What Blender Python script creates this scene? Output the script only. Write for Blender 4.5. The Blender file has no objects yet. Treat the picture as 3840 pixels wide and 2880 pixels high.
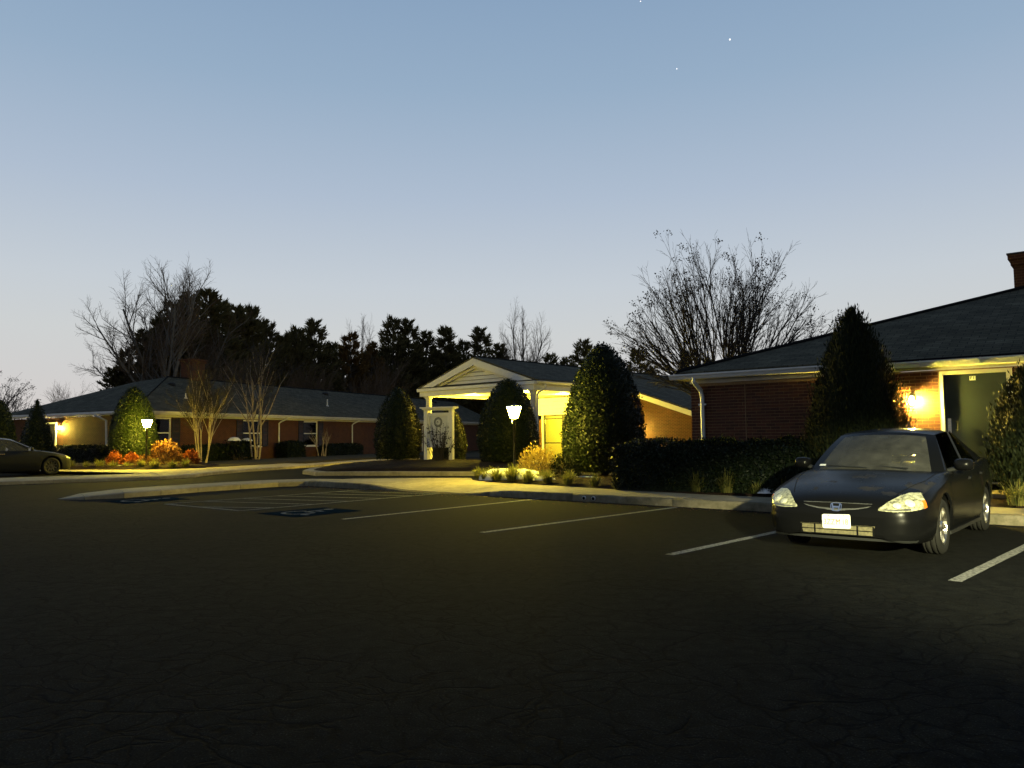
import bpy, math, random
import numpy as np
from mathutils import Vector, Matrix
from mathutils.bvhtree import BVHTree

random.seed(7)
rng = np.random.default_rng(7)
R = math.radians
scene = bpy.context.scene
COL = scene.collection

# ------------------------------------------------------------------ camera
cd = bpy.data.cameras.new('camera')
cam = bpy.data.objects.new('camera', cd)
COL.objects.link(cam)
cd.sensor_width = 36.0
cd.lens = 36.0 * 2885.0 / 3840.0
cd.clip_start = 0.1
cd.clip_end = 6000.0
PITCH, ROLL = R(3.966), 0.010
_f = Vector((0, math.cos(PITCH), math.sin(PITCH)))
_r0 = Vector((1, 0, 0))
_u0 = _r0.cross(_f)
_r = _r0 * math.cos(ROLL) - _u0 * math.sin(ROLL)
_u = _r0 * math.sin(ROLL) + _u0 * math.cos(ROLL)
cam.matrix_world = Matrix(((_r.x, _u.x, -_f.x, 0), (_r.y, _u.y, -_f.y, 0), (_r.z, _u.z, -_f.z, 1.38), (0, 0, 0, 1)))
scene.camera = cam

# ------------------------------------------------------------------ dusk sky
world = bpy.data.worlds.new('World')
scene.world = world
world.use_nodes = True
wn, wl = world.node_tree.nodes, world.node_tree.links
bg = wn['Background']
sky = wn.new('ShaderNodeTexSky')
sky.sky_type = 'NISHITA'
sky.sun_disc = False
sky.sun_elevation = R(-3.0)
sky.sun_rotation = R(-5)
sky.altitude = 200
sky.air_density = 1.0
sky.dust_density = 1.0
sky.ozone_density = 3.0
# twilight scattering: pale band at the horizon rising into blue, the same all the way round
tc = wn.new('ShaderNodeTexCoord')
sep = wn.new('ShaderNodeSeparateXYZ')
ramp = wn.new('ShaderNodeValToRGB')
wl.new(tc.outputs['Generated'], sep.inputs[0])
wl.new(sep.outputs['Z'], ramp.inputs[0])
cr = ramp.color_ramp
cr.elements[0].position = 0.0
cr.elements[0].color = (0.66, 0.60, 0.57, 1)
cr.elements[1].position = 1.0
cr.elements[1].color = (0.06, 0.10, 0.19, 1)
for pos, c in ((0.07, (0.63, 0.615, 0.605)), (0.13, (0.61, 0.63, 0.63)), (0.19, (0.56, 0.61, 0.655)), (0.30, (0.425, 0.51, 0.625)), (0.42, (0.305, 0.42, 0.56)), (0.52, (0.245, 0.36, 0.515)), (0.70, (0.12, 0.20, 0.34))):
    e = cr.elements.new(pos)
    e.color = (*c, 1)
skm = wn.new('ShaderNodeMix')
skm.data_type = 'RGBA'
skm.blend_type = 'ADD'
skm.inputs[0].default_value = 0.05
# the sun has set ahead of the camera: the sky dims smoothly toward the east behind it
vm = wn.new('ShaderNodeVectorMath')
vm.operation = 'DOT_PRODUCT'
vm.inputs[1].default_value = (-0.10, 0.995, 0.0)
wl.new(tc.outputs['Generated'], vm.inputs[0])
mr = wn.new('ShaderNodeMapRange')
mr.inputs['From Min'].default_value = -1.0
mr.inputs['From Max'].default_value = 0.6
mr.inputs['To Min'].default_value = 0.40
mr.inputs['To Max'].default_value = 1.0
mr.interpolation_type = 'SMOOTHSTEP'
wl.new(vm.outputs['Value'], mr.inputs['Value'])
dim = wn.new('ShaderNodeVectorMath')
dim.operation = 'SCALE'
wl.new(ramp.outputs[0], dim.inputs[0])
wl.new(mr.outputs[0], dim.inputs['Scale'])
wl.new(dim.outputs[0], skm.inputs[6])
wl.new(sky.outputs[0], skm.inputs[7])
wl.new(skm.outputs[2], bg.inputs[0])
bg.inputs[1].default_value = 1.0

# last afterglow of the sun that has set ahead
sd = bpy.data.lights.new('sun', 'SUN')
sd.energy = 0.03
sd.angle = R(30)
sd.color = (1.0, 0.9, 0.82)
sun = bpy.data.objects.new('sun', sd)
COL.objects.link(sun)
sun.rotation_euler = (R(-86), 0, R(5))

# assumed bare spot light behind the camera, unseen and without a fixture: it throws the parked car's long shadow onto the hedge
fl = bpy.data.lights.new('assumed_spot', 'SPOT')
fl.energy = 66000
fl.color = (1.0, 0.95, 0.52)
fl.spot_size = R(14.5)
fl.spot_blend = 0.95
fl.shadow_soft_size = 0.12
flo = bpy.data.objects.new('assumed_spot', fl)
COL.objects.link(flo)
flo.location = (1.6, -9.5, 4.4)
flo.scale = (2.5, 1.0, 1.0)
flo.rotation_euler = (Vector((7.2, 8.6, 0.0)) - Vector(flo.location)).to_track_quat('-Z', 'Y').to_euler()

scene.view_settings.view_transform = 'Standard'
scene.view_settings.look = 'None'
scene.view_settings.exposure = 0.0
scene.view_settings.gamma = 1.0
scene.view_settings.use_curve_mapping = False
scene.render.engine = 'CYCLES'
scene.cycles.use_denoising = True
scene.cycles.max_bounces = 6
scene.cycles.transparent_max_bounces = 12
scene.cycles.sample_clamp_indirect = 4.0
scene.cycles.caustics_reflective = False
scene.cycles.caustics_refractive = False

# ------------------------------------------------------------------ materials
MATS = {}


def new_mat(name):
    m = bpy.data.materials.new(name)
    m.use_nodes = True
    MATS[name] = m
    nt = m.node_tree
    return m, nt.nodes, nt.links, nt.nodes['Principled BSDF']


def nd(nodes, t, **kw):
    n = nodes.new(t)
    for k, v in kw.items():
        setattr(n, k, v)
    return n


def coords(nodes, links, scale=(1, 1, 1), kind='Object'):
    t = nodes.new('ShaderNodeTexCoord')
    mp = nodes.new('ShaderNodeMapping')
    mp.inputs['Scale'].default_value = scale
    links.new(t.outputs[kind], mp.inputs[0])
    return mp.outputs[0]


def noise(nodes, links, vec, scale, detail=4, rough=0.6):
    n = nodes.new('ShaderNodeTexNoise')
    n.inputs['Scale'].default_value = scale
    n.inputs['Detail'].default_value = detail
    n.inputs['Roughness'].default_value = rough
    if vec is not None:
        links.new(vec, n.inputs['Vector'])
    return n.outputs['Fac']


def cramp(nodes, links, fac, stops):
    r_ = nodes.new('ShaderNodeValToRGB')
    links.new(fac, r_.inputs[0])
    el = r_.color_ramp.elements
    while len(el) < len(stops):
        el.new(0.5)
    for e_, (p, c) in zip(el, stops):
        e_.position = p
        e_.color = (*c, 1) if len(c) == 3 else c
    return r_.outputs[0]


def mixc(nodes, links, fac, a, b, mode='MIX'):
    m = nodes.new('ShaderNodeMix')
    m.data_type = 'RGBA'
    m.blend_type = mode
    for i, x in ((0, fac), (6, a), (7, b)):
        if hasattr(x, 'links'):
            links.new(x, m.inputs[i])
        else:
            m.inputs[i].default_value = x if i == 0 else (*x, 1)
    return m.outputs[2]


def mathn(nodes, links, op, a, b=None, c=None):
    m = nodes.new('ShaderNodeMath')
    m.operation = op
    for i, x in enumerate((a, b, c)):
        if x is None:
            continue
        if hasattr(x, 'links'):
            links.new(x, m.inputs[i])
        else:
            m.inputs[i].default_value = x
    return m.outputs[0]


def bump(nodes, links, height, bsdf, strength=0.3, dist=0.02):
    b = nodes.new('ShaderNodeBump')
    b.inputs['Strength'].default_value = strength
    b.inputs['Distance'].default_value = dist
    links.new(height, b.inputs['Height'])
    links.new(b.outputs[0], bsdf.inputs['Normal'])


def plain(name, color, rough=0.6, metal=0.0, var=0.12, nscale=8.0, spec=0.5, coat=0.0, bumps=0.0):
    m, n, l, b = new_mat(name)
    v = coords(n, l)
    f = noise(n, l, v, nscale)
    c1 = tuple(x * (1 - var) for x in color)
    c2 = tuple(min(1, x * (1 + var)) for x in color)
    l.new(cramp(n, l, f, ((0.3, c1), (0.7, c2))), b.inputs['Base Color'])
    b.inputs['Roughness'].default_value = rough
    b.inputs['Metallic'].default_value = metal
    b.inputs['Specular IOR Level'].default_value = spec
    b.inputs['Coat Weight'].default_value = coat
    b.inputs['Coat Roughness'].default_value = 0.08
    if bumps:
        bump(n, l, noise(n, l, v, nscale * 4), b, bumps, 0.01)
    return m


def emitter(name, color, strength):
    m, n, l, b = new_mat(name)
    b.inputs['Base Color'].default_value = (*color, 1)
    b.inputs['Emission Color'].default_value = (*color, 1)
    b.inputs['Emission Strength'].default_value = strength
    return m


def leafmat(name, c1, c2, rough=0.45, spec=0.4, trans=0.0):
    m, n, l, b = new_mat(name)
    g = n.new('ShaderNodeNewGeometry')
    l.new(cramp(n, l, g.outputs['Random Per Island'], ((0.0, c1), (1.0, c2))), b.inputs['Base Color'])
    b.inputs['Roughness'].default_value = rough
    b.inputs['Specular IOR Level'].default_value = spec
    if trans:      # thin sprays let some of the sky behind them through
        tl_ = n.new('ShaderNodeBsdfTranslucent')
        l.new(b.inputs['Base Color'].links[0].from_socket, tl_.inputs[0])
        mx = n.new('ShaderNodeMixShader')
        mx.inputs[0].default_value = trans
        l.new(b.outputs[0], mx.inputs[1])
        l.new(tl_.outputs[0], mx.inputs[2])
        l.new(mx.outputs[0], n['Material Output'].inputs[0])
    return m


def mat_asphalt():
    m, n, l, b = new_mat('asphalt')
    v = coords(n, l)
    # warped cell cracks of two sizes, opened in patches
    wob = nd(n, 'ShaderNodeTexNoise')
    wob.inputs['Scale'].default_value = 1.7
    wob.inputs['Detail'].default_value = 5
    l.new(v, wob.inputs['Vector'])
    wv = nd(n, 'ShaderNodeVectorMath', operation='MULTIPLY_ADD')
    l.new(wob.outputs['Color'], wv.inputs[0])
    wv.inputs[1].default_value = (0.7, 0.7, 0)
    l.new(v, wv.inputs[2])

    def crack(scale, width):
        vo = nd(n, 'ShaderNodeTexVoronoi', feature='DISTANCE_TO_EDGE')
        vo.voronoi_dimensions = '2D'
        vo.inputs['Scale'].default_value = scale
        l.new(wv.outputs[0], vo.inputs['Vector'])
        return cramp(n, l, vo.outputs['Distance'], ((0.0, (1, 1, 1)), (width, (0, 0, 0))))
    ca, cb, cc = crack(0.62, 0.016), crack(1.9, 0.040), crack(4.6, 0.075)
    brk = cramp(n, l, noise(n, l, v, 2.3, 5, 0.7), ((0.42, (0, 0, 0)), (0.56, (1, 1, 1))))
    ca = mathn(n, l, 'MULTIPLY', ca, cramp(n, l, noise(n, l, v, 0.8, 4), ((0.40, (0.1, 0.1, 0.1)), (0.55, (1, 1, 1)))))
    cb = mathn(n, l, 'MULTIPLY', cb, brk)
    big = noise(n, l, v, 0.16, 3)
    pa = cramp(n, l, noise(n, l, v, 0.33, 4), ((0.30, (0, 0, 0)), (0.46, (1, 1, 1))))
    pb = cramp(n, l, noise(n, l, v, 0.6, 4), ((0.38, (0, 0, 0)), (0.52, (1, 1, 1))))
    # the cracking belongs to the open traffic lane, not the resurfaced stalls: mask along the stall axis
    sp = nd(n, 'ShaderNodeSeparateXYZ')
    l.new(v, sp.inputs[0])
    ax = mathn(n, l, 'ADD', mathn(n, l, 'MULTIPLY', sp.outputs[0], 0.663), mathn(n, l, 'MULTIPLY', sp.outputs[1], 0.749))
    ax = mathn(n, l, 'ADD', ax, mathn(n, l, 'MULTIPLY', big, 2.2))
    lane = cramp(n, l, mathn(n, l, 'DIVIDE', ax, 20.0), ((0.44, (1, 1, 1)), (0.50, (0.06, 0.06, 0.06))))
    k = mathn(n, l, 'MAXIMUM', mathn(n, l, 'MULTIPLY', cb, pa), mathn(n, l, 'MULTIPLY', mathn(n, l, 'MULTIPLY', cc, pb), 0.8))
    k = mathn(n, l, 'MAXIMUM', k, ca)
    k = mathn(n, l, 'MULTIPLY', k, lane)
    grain = noise(n, l, v, 90, 3, 0.7)
    mid = noise(n, l, v, 7, 6, 0.7)
    base = cramp(n, l, grain, ((0.36, (0.0042, 0.0044, 0.0037)), (0.60, (0.0128, 0.0134, 0.0115)), (0.74, (0.070, 0.072, 0.062))))
    base = mixc(n, l, 1.0, base, cramp(n, l, mid, ((0.3, (0.4, 0.4, 0.4)), (0.7, (1.5, 1.5, 1.48)))), 'MULTIPLY')
    base = mixc(n, l, 1.0, base, cramp(n, l, big, ((0.35, (0.75, 0.75, 0.78)), (0.65, (1.15, 1.15, 1.1)))), 'MULTIPLY')
    col = mixc(n, l, k, base, (0.0012, 0.0012, 0.0010))
    l.new(col, b.inputs['Base Color'])
    b.inputs['Roughness'].default_value = 1.0
    b.inputs['Specular IOR Level'].default_value = 0.06
    h = mathn(n, l, 'ADD', mathn(n, l, 'MULTIPLY', grain, 0.35), mathn(n, l, 'MULTIPLY', mid, 0.6))
    h = mathn(n, l, 'SUBTRACT', h, mathn(n, l, 'MULTIPLY', k, 0.7))
    bump(n, l, h, b, 0.25, 0.018)
    return m


def mat_ground(name, c1, c2, c3, scale, bs=0.6, dist=0.03, rough=0.95):
    m, n, l, b = new_mat(name)
    v = coords(n, l)
    f1 = noise(n, l, v, scale, 8, 0.7)
    f2 = noise(n, l, v, scale * 0.12, 4)
    c = cramp(n, l, f1, ((0.3, c1), (0.55, c2), (0.72, c3)))
    c = mixc(n, l, 1.0, c, cramp(n, l, f2, ((0.3, (0.7, 0.7, 0.7)), (0.7, (1.2, 1.2, 1.2)))), 'MULTIPLY')
    l.new(c, b.inputs['Base Color'])
    b.inputs['Roughness'].default_value = rough
    b.inputs['Specular IOR Level'].default_value = 0.15
    bump(n, l, f1, b, bs, dist)
    return m


def mat_brickwall():
    m, n, l, b = new_mat('brickwork')
    t = n.new('ShaderNodeTexCoord')
    sp = nd(n, 'ShaderNodeSeparateXYZ')
    l.new(t.outputs['Object'], sp.inputs[0])
    cb = nd(n, 'ShaderNodeCombineXYZ')
    l.new(mathn(n, l, 'ADD', sp.outputs[0], sp.outputs[1]), cb.inputs[0])
    l.new(sp.outputs[2], cb.inputs[1])
    br = nd(n, 'ShaderNodeTexBrick')
    l.new(cb.outputs[0], br.inputs['Vector'])
    br.inputs['Scale'].default_value = 1.0
    br.inputs['Brick Width'].default_value = 0.2035
    br.inputs['Row Height'].default_value = 0.0677
    br.inputs['Mortar Size'].default_value = 0.006
    br.inputs['Mortar Smooth'].default_value = 0.2
    br.inputs['Color1'].default_value = (0.066, 0.016, 0.005, 1)
    br.inputs['Color2'].default_value = (0.046, 0.011, 0.004, 1)
    br.inputs['Mortar'].default_value = (0.15, 0.080, 0.030, 1)
    c = mixc(n, l, 1.0, br.outputs['Color'], cramp(n, l, noise(n, l, t.outputs['Object'], 3), ((0.3, (0.8, 0.8, 0.8)), (0.7, (1.2, 1.15, 1.1)))), 'MULTIPLY')
    l.new(c, b.inputs['Base Color'])
    b.inputs['Roughness'].default_value = 0.9
    inv = mathn(n, l, 'SUBTRACT', 1.0, br.outputs['Fac'])
    bump(n, l, inv, b, 0.7, 0.008)
    return m


def mat_brick():
    m, n, l, b = new_mat('fired_brick')
    oi = n.new('ShaderNodeObjectInfo')
    g = n.new('ShaderNodeNewGeometry')
    fac = mathn(n, l, 'FRACT', mathn(n, l, 'ADD', oi.outputs['Random'], g.outputs['Random Per Island']))
    v = coords(n, l)
    c = cramp(n, l, fac, ((0.0, (0.050, 0.015, 0.006)), (0.5, (0.072, 0.021, 0.009)), (1.0, (0.10, 0.031, 0.012))))
    c = mixc(n, l, 1.0, c, cramp(n, l, noise(n, l, v, 40), ((0.3, (0.75, 0.75, 0.75)), (0.7, (1.2, 1.2, 1.2)))), 'MULTIPLY')
    l.new(c, b.inputs['Base Color'])
    b.inputs['Roughness'].default_value = 0.88
    bump(n, l, noise(n, l, v, 60), b, 0.4, 0.004)
    return m


def mat_shingle():
    m, n, l, b = new_mat('shingles')
    t = n.new('ShaderNodeTexCoord')
    br = nd(n, 'ShaderNodeTexBrick')
    l.new(t.outputs['UV'], br.inputs['Vector'])
    br.inputs['Scale'].default_value = 1.0
    br.inputs['Brick Width'].default_value = 0.31
    br.inputs['Row Height'].default_value = 0.14
    br.inputs['Mortar Size'].default_value = 0.006
    br.inputs['Color1'].default_value = (0.105, 0.096, 0.064, 1)
    br.inputs['Color2'].default_value = (0.060, 0.055, 0.037, 1)
    br.inputs['Mortar'].default_value = (0.010, 0.010, 0.010, 1)
    c = mixc(n, l, 1.0, br.outputs['Color'], cramp(n, l, noise(n, l, t.outputs['UV'], 1.2, 6), ((0.3, (0.7, 0.7, 0.7)), (0.7, (1.3, 1.3, 1.3)))), 'MULTIPLY')
    c = mixc(n, l, 1.0, c, cramp(n, l, noise(n, l, t.outputs['UV'], 60, 2), ((0.3, (0.7, 0.7, 0.7)), (0.7, (1.3, 1.3, 1.3)))), 'MULTIPLY')
    l.new(c, b.inputs['Base Color'])
    b.inputs['Roughness'].default_value = 0.95
    b.inputs['Specular IOR Level'].default_value = 0.1
    bump(n, l, mathn(n, l, 'SUBTRACT', 1.0, br.outputs['Fac']), b, 0.5, 0.01)
    return m


def mat_paintline():
    m, n, l, b = new_mat('line_paint')
    v = coords(n, l)
    w = cramp(n, l, noise(n, l, v, 28, 6, 0.75), ((0.40, (0.02, 0.02, 0.017)), (0.53, (0.30, 0.295, 0.25))))
    l.new(w, b.inputs['Base Color'])
    b.inputs['Roughness'].default_value = 0.85
    return m


def mat_carpaint(name, c1, rough=0.22, frost=True):
    m, n, l, b = new_mat(name)
    v = coords(n, l)
    b.inputs['Base Color'].default_value = (*c1, 1)
    b.inputs['Roughness'].default_value = rough
    b.inputs['Coat Weight'].default_value = 0.0
    b.inputs['Coat Roughness'].default_value = 0.12
    b.inputs['Specular IOR Level'].default_value = 0.10
    if frost:
        # chalky clear coat peeling on the bonnet
        sp = nd(n, 'ShaderNodeSeparateXYZ')
        l.new(v, sp.inputs[0])
        f = noise(n, l, v, 3.2, 7, 0.62)
        peel = cramp(n, l, f, ((0.56, (0, 0, 0)), (0.60, (1, 1, 1))))
        zone = cramp(n, l, mathn(n, l, 'DIVIDE', sp.outputs[0], 3.0), ((0.42, (0, 0, 0)), (0.50, (1, 1, 1)), (0.66, (1, 1, 1)), (0.73, (0, 0, 0))))
        up = n.new('ShaderNodeNewGeometry')
        s2 = nd(n, 'ShaderNodeSeparateXYZ')
        l.new(up.outputs['Normal'], s2.inputs[0])
        top = cramp(n, l, s2.outputs[2], ((0.8, (0, 0, 0)), (0.9, (1, 1, 1))))
        k = mathn(n, l, 'MULTIPLY', mathn(n, l, 'MULTIPLY', peel, zone), top)
        l.new(mixc(n, l, k, c1, (0.024, 0.024, 0.029)), b.inputs['Base Color'])
        l.new(mathn(n, l, 'ADD', mathn(n, l, 'MULTIPLY', k, 0.5), rough), b.inputs['Roughness'])
    return m


def mat_glass(name, tint=(0.75, 0.8, 0.78), gloss=0.9, film=0.0):
    m, n, l, b = new_mat(name)
    out = n['Material Output']
    tr = n.new('ShaderNodeBsdfTransparent')
    tr.inputs[0].default_value = (*tint, 1)
    gl = n.new('ShaderNodeBsdfGlossy')
    gl.inputs['Roughness'].default_value = 0.03
    gl.inputs[0].default_value = (gloss, gloss, gloss, 1)
    lw = n.new('ShaderNodeFresnel')
    lw.inputs['IOR'].default_value = 1.5
    mx = n.new('ShaderNodeMixShader')
    l.new(lw.outputs[0], mx.inputs[0])
    l.new(tr.outputs[0], mx.inputs[1])
    l.new(gl.outputs[0], mx.inputs[2])
    if film:       # dew and road film on the pane
        df = n.new('ShaderNodeBsdfDiffuse')
        df.inputs[0].default_value = (0.5, 0.5, 0.45, 1)
        m2 = n.new('ShaderNodeMixShader')
        l.new(cramp(n, l, noise(n, l, coords(n, l), 5, 6), ((0.3, (film * 0.6,) * 3), (0.7, (film * 1.4,) * 3))), m2.inputs[0])
        l.new(mx.outputs[0], m2.inputs[1])
        l.new(df.outputs[0], m2.inputs[2])
        l.new(m2.outputs[0], out.inputs[0])
    else:
        l.new(mx.outputs[0], out.inputs[0])
    n.remove(b)
    return m


mat_asphalt()
mat_ground('lawn', (0.018, 0.016, 0.007), (0.045, 0.036, 0.014), (0.08, 0.065, 0.025), 22)
mat_ground('mulch', (0.008, 0.005, 0.003), (0.022, 0.013, 0.008), (0.05, 0.03, 0.017), 30, 0.9, 0.05)
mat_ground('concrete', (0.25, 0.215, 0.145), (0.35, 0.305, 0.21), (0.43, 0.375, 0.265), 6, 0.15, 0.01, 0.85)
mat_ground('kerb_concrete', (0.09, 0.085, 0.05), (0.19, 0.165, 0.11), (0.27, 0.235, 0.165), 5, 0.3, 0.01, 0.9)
mat_ground('snow', (0.62, 0.64, 0.68), (0.75, 0.76, 0.78), (0.82, 0.82, 0.83), 12, 0.4, 0.03, 0.7)
mat_brickwall()
mat_brick()
mat_shingle()
mat_paintline()
plain('mortar', (0.30, 0.20, 0.10), 0.95, var=0.2, nscale=30)
plain('white_paint', (0.70, 0.69, 0.65), 0.5, var=0.06, nscale=5)
plain('gutter_white', (0.66, 0.66, 0.64), 0.4, var=0.10, nscale=3)
plain('soffit_white', (0.66, 0.64, 0.58), 0.6, var=0.08, nscale=4)
plain('cream_wall', (0.70, 0.62, 0.40), 0.7, var=0.06)
plain('door_green', (0.009, 0.017, 0.024), 0.5, var=0.2, nscale=1.6, spec=0.35)
plain('shutter_black', (0.012, 0.012, 0.014), 0.6)
plain('black_metal', (0.012, 0.013, 0.012), 0.45, spec=0.4)
plain('dark_plastic', (0.014, 0.015, 0.015), 0.5, spec=0.35)
plain('bumper_plastic', (0.008, 0.0083, 0.0072), 0.38, spec=0.3)
plain('trim', (0.16, 0.16, 0.145), 0.3, metal=0.6)
plain('duct', (0.13, 0.115, 0.06), 0.6, var=0.4, nscale=30)
plain('plate_pale', (0.50, 0.30, 0.12), 0.5)
plain('steel', (0.62, 0.60, 0.55), 0.25, metal=1.0)
plain('alloy', (0.72, 0.70, 0.64), 0.28, metal=1.0)
plain('dark_alloy', (0.05, 0.05, 0.05), 0.4, metal=0.8)
plain('chrome', (0.80, 0.80, 0.82), 0.12, metal=1.0)
plain('rubber', (0.012, 0.012, 0.011), 0.8, spec=0.2)
plain('cavity', (0.004, 0.004, 0.004), 0.9, spec=0.1)
plain('seat_cloth', (0.22, 0.20, 0.14), 0.9)
plain('plate_white', (0.80, 0.80, 0.74), 0.4, var=0.02)
plain('plate_red', (0.55, 0.10, 0.06), 0.5)
plain('amber', (0.70, 0.16, 0.01), 0.25)
plain('lamp_lens', (0.34, 0.34, 0.22), 0.2, var=0.75, nscale=26, spec=0.7)
plain('lamp_bowl', (0.62, 0.62, 0.50), 0.3, var=0.4, nscale=60, spec=0.7)
plain('reflector', (0.85, 0.85, 0.75), 0.15, metal=1.0)
plain('bark', (0.085, 0.068, 0.05), 0.9, var=0.3, nscale=12)
plain('pale_bark', (0.30, 0.24, 0.17), 0.85, var=0.25, nscale=5)
plain('grey_bark', (0.17, 0.15, 0.12), 0.9, var=0.25, nscale=4)
plain('twig_brown', (0.15, 0.10, 0.06), 0.9, var=0.3, nscale=3)
plain('twig_dark', (0.030, 0.024, 0.018), 0.9, var=0.3, nscale=3)
plain('pod', (0.022, 0.016, 0.012), 0.9)
plain('sign_panel', (0.60, 0.60, 0.58), 0.5, var=0.04)
plain('sign_ink', (0.03, 0.035, 0.03), 0.6)
plain('worn_paint', (0.21, 0.21, 0.185), 0.9, var=0.6, nscale=20, spec=0.0)
plain('blue_paint', (0.010, 0.019, 0.026), 1.0, var=0.5, nscale=10, spec=0.0)
plain('vent_dark', (0.010, 0.010, 0.011), 0.8)
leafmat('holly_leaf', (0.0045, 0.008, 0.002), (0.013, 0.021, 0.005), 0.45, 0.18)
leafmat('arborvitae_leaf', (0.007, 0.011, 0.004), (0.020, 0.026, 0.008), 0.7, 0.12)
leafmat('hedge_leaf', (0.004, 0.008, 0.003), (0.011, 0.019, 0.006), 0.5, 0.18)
leafmat('liriope_leaf', (0.06, 0.08, 0.018), (0.22, 0.20, 0.055), 0.5, 0.3, 0.45)
leafmat('dry_leaf', (0.20, 0.13, 0.035), (0.42, 0.31, 0.09), 0.6, 0.2, 0.35)
leafmat('red_leaf', (0.14, 0.022, 0.008), (0.26, 0.075, 0.018), 0.6, 0.2)
leafmat('rust_leaf', (0.10, 0.034, 0.010), (0.20, 0.095, 0.026), 0.6, 0.2)
leafmat('cedar_needle', (0.07, 0.064, 0.026), (0.19, 0.155, 0.062), 0.8, 0.05, 0.45)
leafmat('pine_needle', (0.09, 0.08, 0.028), (0.20, 0.16, 0.055), 0.8, 0.05, 0.4)
leafmat('rusty_needle', (0.10, 0.06, 0.02), (0.22, 0.125, 0.038), 0.8, 0.05, 0.4)
emitter('lamp_glow', (1.0, 0.78, 0.06), 950.0)
emitter('lamp_glow2', (1.0, 0.76, 0.06), 1500.0)
emitter('bulb_glow', (1.0, 0.75, 0.11), 8500.0)
emitter('window_lamp_glow', (1.0, 0.60, 0.08), 0.75)
emitter('ceiling_light_glow', (1.0, 0.66, 0.10), 14.0)
emitter('star_glow', (1.0, 0.98, 0.94), 1.6)
mat_carpaint('black_paint', (0.0042, 0.0044, 0.0048), 0.27, True)
mat_carpaint('grey_paint', (0.020, 0.021, 0.020), 0.25, False)
mat_glass('window_glass', (0.80, 0.84, 0.80), 0.28)
mat_glass('car_glass', (0.86, 0.88, 0.84), 0.45, 0.07)
mat_glass('dark_car_glass', (0.10, 0.11, 0.10), 0.4)
mat_glass('lamp_cover', (0.93, 0.94, 0.84))

# ------------------------------------------------------------------ mesh helpers
def link_mesh(name, me, mat, parent=None, smooth=False):
    if mat and not me.materials:
        me.materials.append(MATS[mat])
    if smooth:
        me.polygons.foreach_set('use_smooth', [True] * len(me.polygons))
    o = bpy.data.objects.new(name, me)
    COL.objects.link(o)
    if parent is not None:
        o.parent = parent
    return o


class MB:
    def __init__(self):
        self.v, self.f, self.uv = [], [], None

    def add(self, vs, fs):
        b = len(self.v)
        self.v.extend(tuple(p) for p in vs)
        self.f.extend(tuple(i + b for i in f) for f in fs)
        return self

    def box(self, x0, x1, y0, y1, z0, z1):
        return self.add([(x0, y0, z0), (x1, y0, z0), (x1, y1, z0), (x0, y1, z0), (x0, y0, z1), (x1, y0, z1), (x1, y1, z1), (x0, y1, z1)],
                        [(0, 3, 2, 1), (4, 5, 6, 7), (0, 1, 5, 4), (1, 2, 6, 5), (2, 3, 7, 6), (3, 0, 4, 7)])

    def tube(self, pts, radii, sides=8, cap=True):
        pts = [Vector(p) for p in pts]
        n = len(pts)
        if not hasattr(radii, '__len__'):
            radii = [radii] * n
        rings = []
        for i, p in enumerate(pts):
            d = (pts[min(i + 1, n - 1)] - pts[max(i - 1, 0)])
            d = d.normalized() if d.length > 1e-9 else Vector((0, 0, 1))
            a = Vector((1, 0, 0)) if abs(d.x) < 0.9 else Vector((0, 1, 0))
            u = d.cross(a).normalized()
            w = d.cross(u)
            rings.append([p + (u * math.cos(2 * math.pi * k / sides) + w * math.sin(2 * math.pi * k / sides)) * radii[i] for k in range(sides)])
        vs = [q for r_ in rings for q in r_]
        fs = []
        for i in range(n - 1):
            for k in range(sides):
                a, b2 = i * sides + k, i * sides + (k + 1) % sides
                fs.append((a, b2, b2 + sides, a + sides))
        if cap:
            fs.append(tuple(range(sides))[::-1])
            fs.append(tuple((n - 1) * sides + k for k in range(sides)))
        return self.add(vs, fs)

    def lathe(self, prof, cx=0, cy=0, sides=16, cap=True):
        vs = [(cx + r_ * math.cos(2 * math.pi * k / sides), cy + r_ * math.sin(2 * math.pi * k / sides), z) for r_, z in prof for k in range(sides)]
        fs = []
        for i in range(len(prof) - 1):
            for k in range(sides):
                a, b2 = i * sides + k, i * sides + (k + 1) % sides
                fs.append((a, b2, b2 + sides, a + sides))
        if cap:
            fs.append(tuple(range(sides))[::-1])
            fs.append(tuple((len(prof) - 1) * sides + k for k in range(sides)))
        return self.add(vs, fs)

    def prism(self, poly, axis, a, b):
        """poly: 2D points in the plane across `axis`, pushed from a to b."""
        n = len(poly)

        def p3(q, t):
            return (t, q[0], q[1]) if axis == 'x' else (q[0], t, q[1]) if axis == 'y' else (q[0], q[1], t)
        vs = [p3(q, a) for q in poly] + [p3(q, b) for q in poly]
        fs = [tuple(range(n)), tuple(range(2 * n - 1, n - 1, -1))]
        for i in range(n):
            j = (i + 1) % n
            fs.append((i, i + n, j + n, j))
        return self.add(vs, fs)

    def mesh(self, name):
        me = bpy.data.meshes.new(name)
        me.from_pydata(self.v, [], self.f)
        me.validate()
        me.update()
        return me

    def build(self, name, mat, parent=None, smooth=False):
        return link_mesh(name, self.mesh(name), mat, parent, smooth)


def tri_fix(o):
    import bmesh
    bm = bmesh.new()
    bm.from_mesh(o.data)
    bmesh.ops.recalc_face_normals(bm, faces=bm.faces)
    bm.to_mesh(o.data)
    bm.free()
    return o


def tag(o, label, cat, group=None):
    o['label'] = label
    o['category'] = cat
    if group:
        o['group'] = group
    return o


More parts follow.
